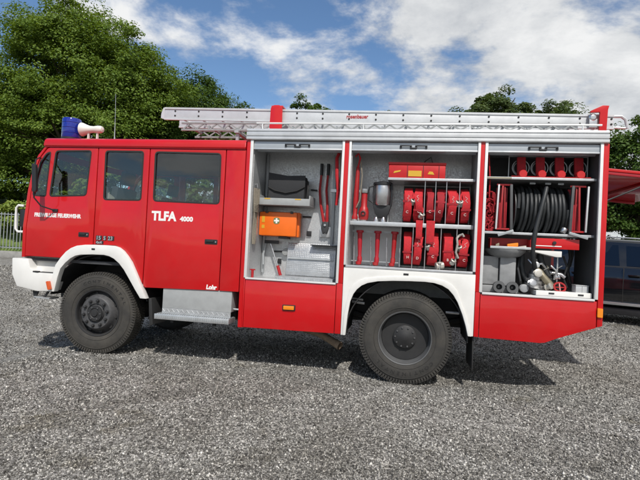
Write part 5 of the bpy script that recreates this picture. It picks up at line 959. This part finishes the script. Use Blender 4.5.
# ================================================================== BACKGROUND: fence, bank, trees
fo_ = Vector((-20.0, 15.55, 0.33)); fdir = Vector((0.983, 0.178, 0)).normalized()
fence = thing('bar_fence', 'grey metal bar fence on a low concrete wall at the yard edge', 'fence', fo_)
def fp(s, dz): p = fo_ + fdir * s; return (p.x, p.y, 0.33 + dz)
bar_me = MB().box(-0.016, 0.016, -0.016, 0.016, 0.42, 2.27).mesh('bar', smooth=0)
for k in range(76): put('bar', bar_me, 'zinc', fence, Vector(fp(-6.0 + 0.17 * k, 0)))
for dz in (0.50, 2.18): obj('rail', MB().bar(fp(-6.3, dz), fp(7.3, dz), 0.05, 0.035), 'zinc', fence)
for s in (-6.2, -3.6, -1.0, 1.6, 4.2, 6.8): obj('post', MB().bar(fp(s, 0.31), fp(s, 2.32), 0.07), 'zinc', fence)
kw = obj('kerb_wall', MB().bar(fp(-6.5, 0.14), fp(7.5, 0.14), 0.25, 0.35), 'concrete', None, bevel=0.02); tag(kw, 'low concrete wall beneath the grey bar fence', 'wall')
bx_ = []
def bank(u, v):
    p = fo_ + fdir * (-16 + 30 * u) + Vector((-0.178, 0.983, 0)) * (0.6 + 12 * v)
    return (p.x, p.y, 0.30 + 4.6 * (v ** 0.8) + 0.25 * math.sin(u * 23) * v + 0.2 * math.sin(v * 9 + u * 11) * v)
gb = struct(obj('grass_bank', MB().grid(bank, 40, 20), 'grass', None))
# grass tufts on the bank
def leaves_mesh(name, C, Nrm, size, m):
    n = len(C); t = RNG.normal(0, 1, (n, 3)); t -= Nrm * (t * Nrm).sum(1)[:, None]; t /= np.linalg.norm(t, axis=1)[:, None] + 1e-9; b = np.cross(Nrm, t)
    s = size[:, None]; fold = Nrm * s * 0.18
    V = np.stack([C - t * s, C + b * s * 0.55 + fold, C + t * s, C - b * s * 0.55 + fold], 1).reshape(-1, 3)
    F = (np.array([[0, 1, 2], [0, 2, 3]])[None] + 4 * np.arange(n)[:, None, None]).reshape(-1, 3)
    return np_mesh(name, V, F, m)
def crown(name, lobes, n, lsize, m, parent, seed, clump=1.0, shell=0.6):
    """lobes: (centre, radii). Leaves sit in many small clumps near the lobes' surfaces, so light and dark clumps and gaps appear."""
    rg = np.random.default_rng(seed); vol = np.array([l[1][0] * l[1][1] * l[1][2] for l in lobes]) ** (2 / 3); pr = vol / vol.sum()
    nc = max(36, int(n / 210)); li = rg.choice(len(lobes), nc, p=pr)
    d = rg.normal(0, 1, (nc, 3)); d /= np.linalg.norm(d, axis=1)[:, None]; d[:, 2] = np.where(d[:, 2] < -0.5, -d[:, 2] * 0.5, d[:, 2])
    rad = np.array([l[1] for l in lobes])[li]; ctr = np.array([l[0] for l in lobes])[li]
    rr_ = (shell + (1.06 - shell) * rg.uniform(0, 1, nc) ** 0.6) * (1 + 0.10 * rg.normal(0, 1, nc))
    CC = ctr + d * rad * rr_[:, None]; csz = clump * rg.uniform(0.5, 1.45, nc)
    k = rg.integers(0, nc, n); o = rg.normal(0, 1, (n, 3)); o /= np.linalg.norm(o, axis=1)[:, None]; o *= (rg.uniform(0, 1, n) ** 0.45)[:, None]
    o[:, 2] *= 0.5; P = CC[k] + o * csz[k][:, None]; P[:, 2] -= 0.25 * csz[k] * (o[:, 0] ** 2 + o[:, 1] ** 2)
    nr = 0.5 * o + 0.35 * d[k] + rg.normal(0, 0.4, (n, 3)) + np.array([0, 0, 0.7]); nr /= np.linalg.norm(nr, axis=1)[:, None]
    c = Vector(P.mean(0)); me = leaves_mesh(name, P - np.array(c), nr, lsize * rg.uniform(0.6, 1.35, n), m)
    return put(name, me, None, parent, c), CC
def tree(name, label, cat, base, lobes, n, lsize, m, seed, clump=1.0, trunk_r=0.25, group=None, shell=0.6):
    t = thing(name, label, cat, base, group); cr_, CC = crown('crown', lobes, n, lsize, m, t, seed, clump, shell)
    rg = random.Random(seed); b = Vector(base); top = Vector(lobes[0][0]); mb = MB()
    zt = min(l[0][2] - l[1][2] * 0.55 for l in lobes); fork = b.lerp(top, 0.0); fork = Vector((b.x + (top.x - b.x) * 0.4, b.y + (top.y - b.y) * 0.4, max(b.z + 1.0, zt)))
    mb.tube([b - Vector((0, 0, 0.2)), b.lerp(fork, 0.5) + Vector((0.06, 0, 0)), fork], [trunk_r * 1.25, trunk_r, trunk_r * 0.8], 12)
    for l in lobes:
        for q in range(3):
            e = Vector(l[0]) + Vector((rg.uniform(-.6, .6) * l[1][0], rg.uniform(-.6, .6) * l[1][1], rg.uniform(0, .7) * l[1][2])); mid = fork.lerp(e, 0.5) + Vector((rg.uniform(-.3, .3), rg.uniform(-.3, .3), 0.3))
            mb.tube([fork - Vector((0, 0, 0.15)), mid, e], [trunk_r * 0.55, trunk_r * 0.32, 0.03], 7)
    for q in rg.sample(range(len(CC)), min(60, len(CC))):
        e = Vector(CC[q]); l = min(lobes, key=lambda L: (Vector(L[0]) - e).length); c0 = Vector(l[0]) * 0.6 + fork * 0.4; mb.tube([c0, c0.lerp(e, 0.55) + Vector((0, 0, 0.15)), e], [trunk_r * 0.2, trunk_r * 0.12, 0.015], 5)
    obj('trunk', mb, 'bark', t)
    return t
tree('maple_tree', 'big leafy green tree towering behind the cab at the left', 'tree', (-20.5, 22.0, 3.2),
     [((-20.6, 21.3, 11.4), (4.6, 4.0, 4.4)), ((-24.2, 20.8, 9.0), (3.8, 3.4, 3.6)), ((-17.6, 22.0, 10.2), (3.6, 3.4, 3.6)), ((-20.5, 20.5, 7.8), (5.2, 3.6, 3.0)), ((-26.5, 21.2, 6.6), (3.4, 3.0, 2.8)), ((-21.9, 20.8, 13.2), (2.9, 2.8, 2.8)), ((-24.0, 21.5, 5.2), (4.5, 3.0, 2.2))], 260000, 0.080, 'leaf_maple', 11, 0.9, 0.34)
tree('maple_tree', 'lower dark green tree sloping down beside the big left tree', 'tree', (-15.0, 26.5, 3.0),
     [((-15.8, 26.0, 9.9), (3.5, 3.2, 3.2)), ((-13.2, 26.6, 8.2), (2.8, 2.8, 2.6)), ((-17.5, 25.6, 8.2), (3.4, 3.0, 3.0))], 140000, 0.080, 'leaf_dark', 12, 0.85, 0.26)
tree('maple_tree', 'dark tree low at the left picture edge behind the fence', 'tree', (-31.5, 25.0, 3.8), [((-31.5, 25.0, 8.6), (4.2, 3.2, 3.8)), ((-28.6, 25.5, 7.0), (3.6, 3.0, 3.2)), ((-33.8, 24.6, 6.4), (3.4, 3.0, 3.0))], 50000, 0.11, 'leaf_dark', 19, 0.95, 0.26)
tree('far_tree', 'round treetop peeping above the roof ladder, left of the cloud', 'tree', (-9.7, 38.5, 0.33), [((-9.7, 38.5, 13.7), (1.7, 1.7, 2.2)), ((-10.7, 38.4, 12.6), (2.2, 2.2, 2.3)), ((-8.7, 38.4, 12.6), (2.0, 2.0, 2.2)), ((-9.7, 38.4, 11.4), (3.0, 2.4, 2.0))], 26000, 0.11, 'leaf_dark', 13, 0.6, 0.2, 'far trees above the roofline')
tree('far_tree', 'small treetop barely showing above the middle of the ladder', 'tree', (-2.6, 39.5, 0.33), [((-2.6, 39.5, 13.0), (1.4, 1.5, 2.1)), ((-2.6, 39.5, 10.5), (2.2, 2.2, 2.2))], 11000, 0.10, 'leaf_dark', 14, 0.7, 0.2, 'far trees above the roofline')
tree('far_tree', 'wide grey-green treetop above the ladder, left of the right pair', 'tree', (6.0, 34.0, 0.33), [((6.4, 34.0, 12.7), (2.0, 2.0, 2.1)), ((4.5, 34.0, 11.9), (1.9, 1.9, 1.9)), ((7.4, 34.0, 11.6), (1.9, 1.9, 2.0)), ((5.6, 34.0, 10.6), (3.2, 2.2, 2.0))], 42000, 0.10, 'leaf_grey', 15, 0.6, 0.2, 'far trees above the roofline')
tree('far_tree', 'narrower grey-green treetop above the ladder, right of the pair', 'tree', (10.6, 35.0, 0.33), [((10.7, 35.0, 12.4), (1.5, 1.6, 1.9)), ((9.8, 35.0, 11.5), (1.6, 1.7, 1.9)), ((11.7, 35.0, 11.4), (1.5, 1.6, 1.9)), ((10.6, 35.0, 10.4), (2.4, 2.0, 1.9))], 32000, 0.10, 'leaf_grey', 16, 0.6, 0.2, 'far trees above the roofline')
tree('hedge_tree', 'dense dark tree at the right edge behind the black car', 'tree', (8.3, 13.4, 0.33), [((8.2, 13.4, 5.0), (1.9, 1.8, 2.0)), ((9.6, 13.2, 3.4), (1.9, 1.7, 2.0)), ((7.3, 13.9, 3.2), (1.4, 1.5, 1.8))], 45000, 0.065, 'leaf_dark', 17, 0.55, 0.14)
tree('hedge_tree', 'dark bushy tree filling the gap between truck and right edge tree', 'tree', (5.9, 15.2, 0.33), [((6.3, 15.2, 5.0), (2.0, 1.8, 2.4)), ((4.4, 15.6, 3.0), (1.8, 1.6, 1.9)), ((7.0, 15.0, 2.6), (1.6, 1.5, 1.8))], 36000, 0.065, 'leaf_grey', 18, 0.55, 0.13)
for k, (x, y, lb) in enumerate([(-16.8, 20.0, 'leafy tree glimpsed through the front cab window'), (-12.5, 21.0, 'leafy tree glimpsed through the cab windows, behind the crew doors'), (-8.0, 21.5, 'leafy tree hidden behind the truck body, left of centre'), (-3.0, 22.0, 'leafy tree hidden behind the middle compartment'), (2.2, 22.0, 'leafy tree hidden behind the hose reel compartment')]):
    tree('hedge_tree', lb, 'tree', (x, y, 0.33), [((x, y, 4.6), (2.7, 2.0, 2.4)), ((x - 1.6, y, 2.8), (2.2, 1.8, 2.2)), ((x + 1.6, y, 2.8), (2.2, 1.8, 2.2))], 15000, 0.14, 'leaf_maple' if k % 2 == 0 else 'leaf_dark', 40 + k, 0.7, 0.15, 'trees along the far yard edge')
def bush(px, py, pz, r, h, label, seed, m='leaf_bank', n=7000):
    t = thing('shrub', label, 'shrub', (px, py, pz), 'shrubs on the bank'); crown('foliage', [((px, py, pz + h * 0.5), (r, r, h * 0.55)), ((px + r * 0.5, py, pz + h * 0.35), (r * 0.7, r * 0.7, h * 0.4))], n, 0.11, m, t, seed, 0.4, 0.5)
    mb = MB()
    for k in range(6): a = k * 1.05; mb.tube([(px, py, pz - 0.1), (px + 0.3 * r * math.cos(a), py + 0.3 * r * math.sin(a), pz + h * 0.4), (px + 0.7 * r * math.cos(a), py + 0.7 * r * math.sin(a), pz + h * 0.8)], [0.04, 0.03, 0.01], 5)
    obj('stem', mb, 'bark', t)
bush(-24.2, 17.6, 1.4, 1.9, 2.3, 'pale green shrub behind the bar fence, nearest the truck cab', 31); bush(-27.6, 17.5, 1.6, 2.0, 2.6, 'pale green shrub behind the bar fence at the left picture edge', 32); bush(-21.4, 18.4, 1.5, 1.8, 2.2, 'pale green shrub on the bank hidden partly by the cab front', 33)
bush(-25.8, 20.4, 3.2, 2.2, 2.4, 'darker shrub higher on the bank under the big tree', 34, 'leaf_maple')
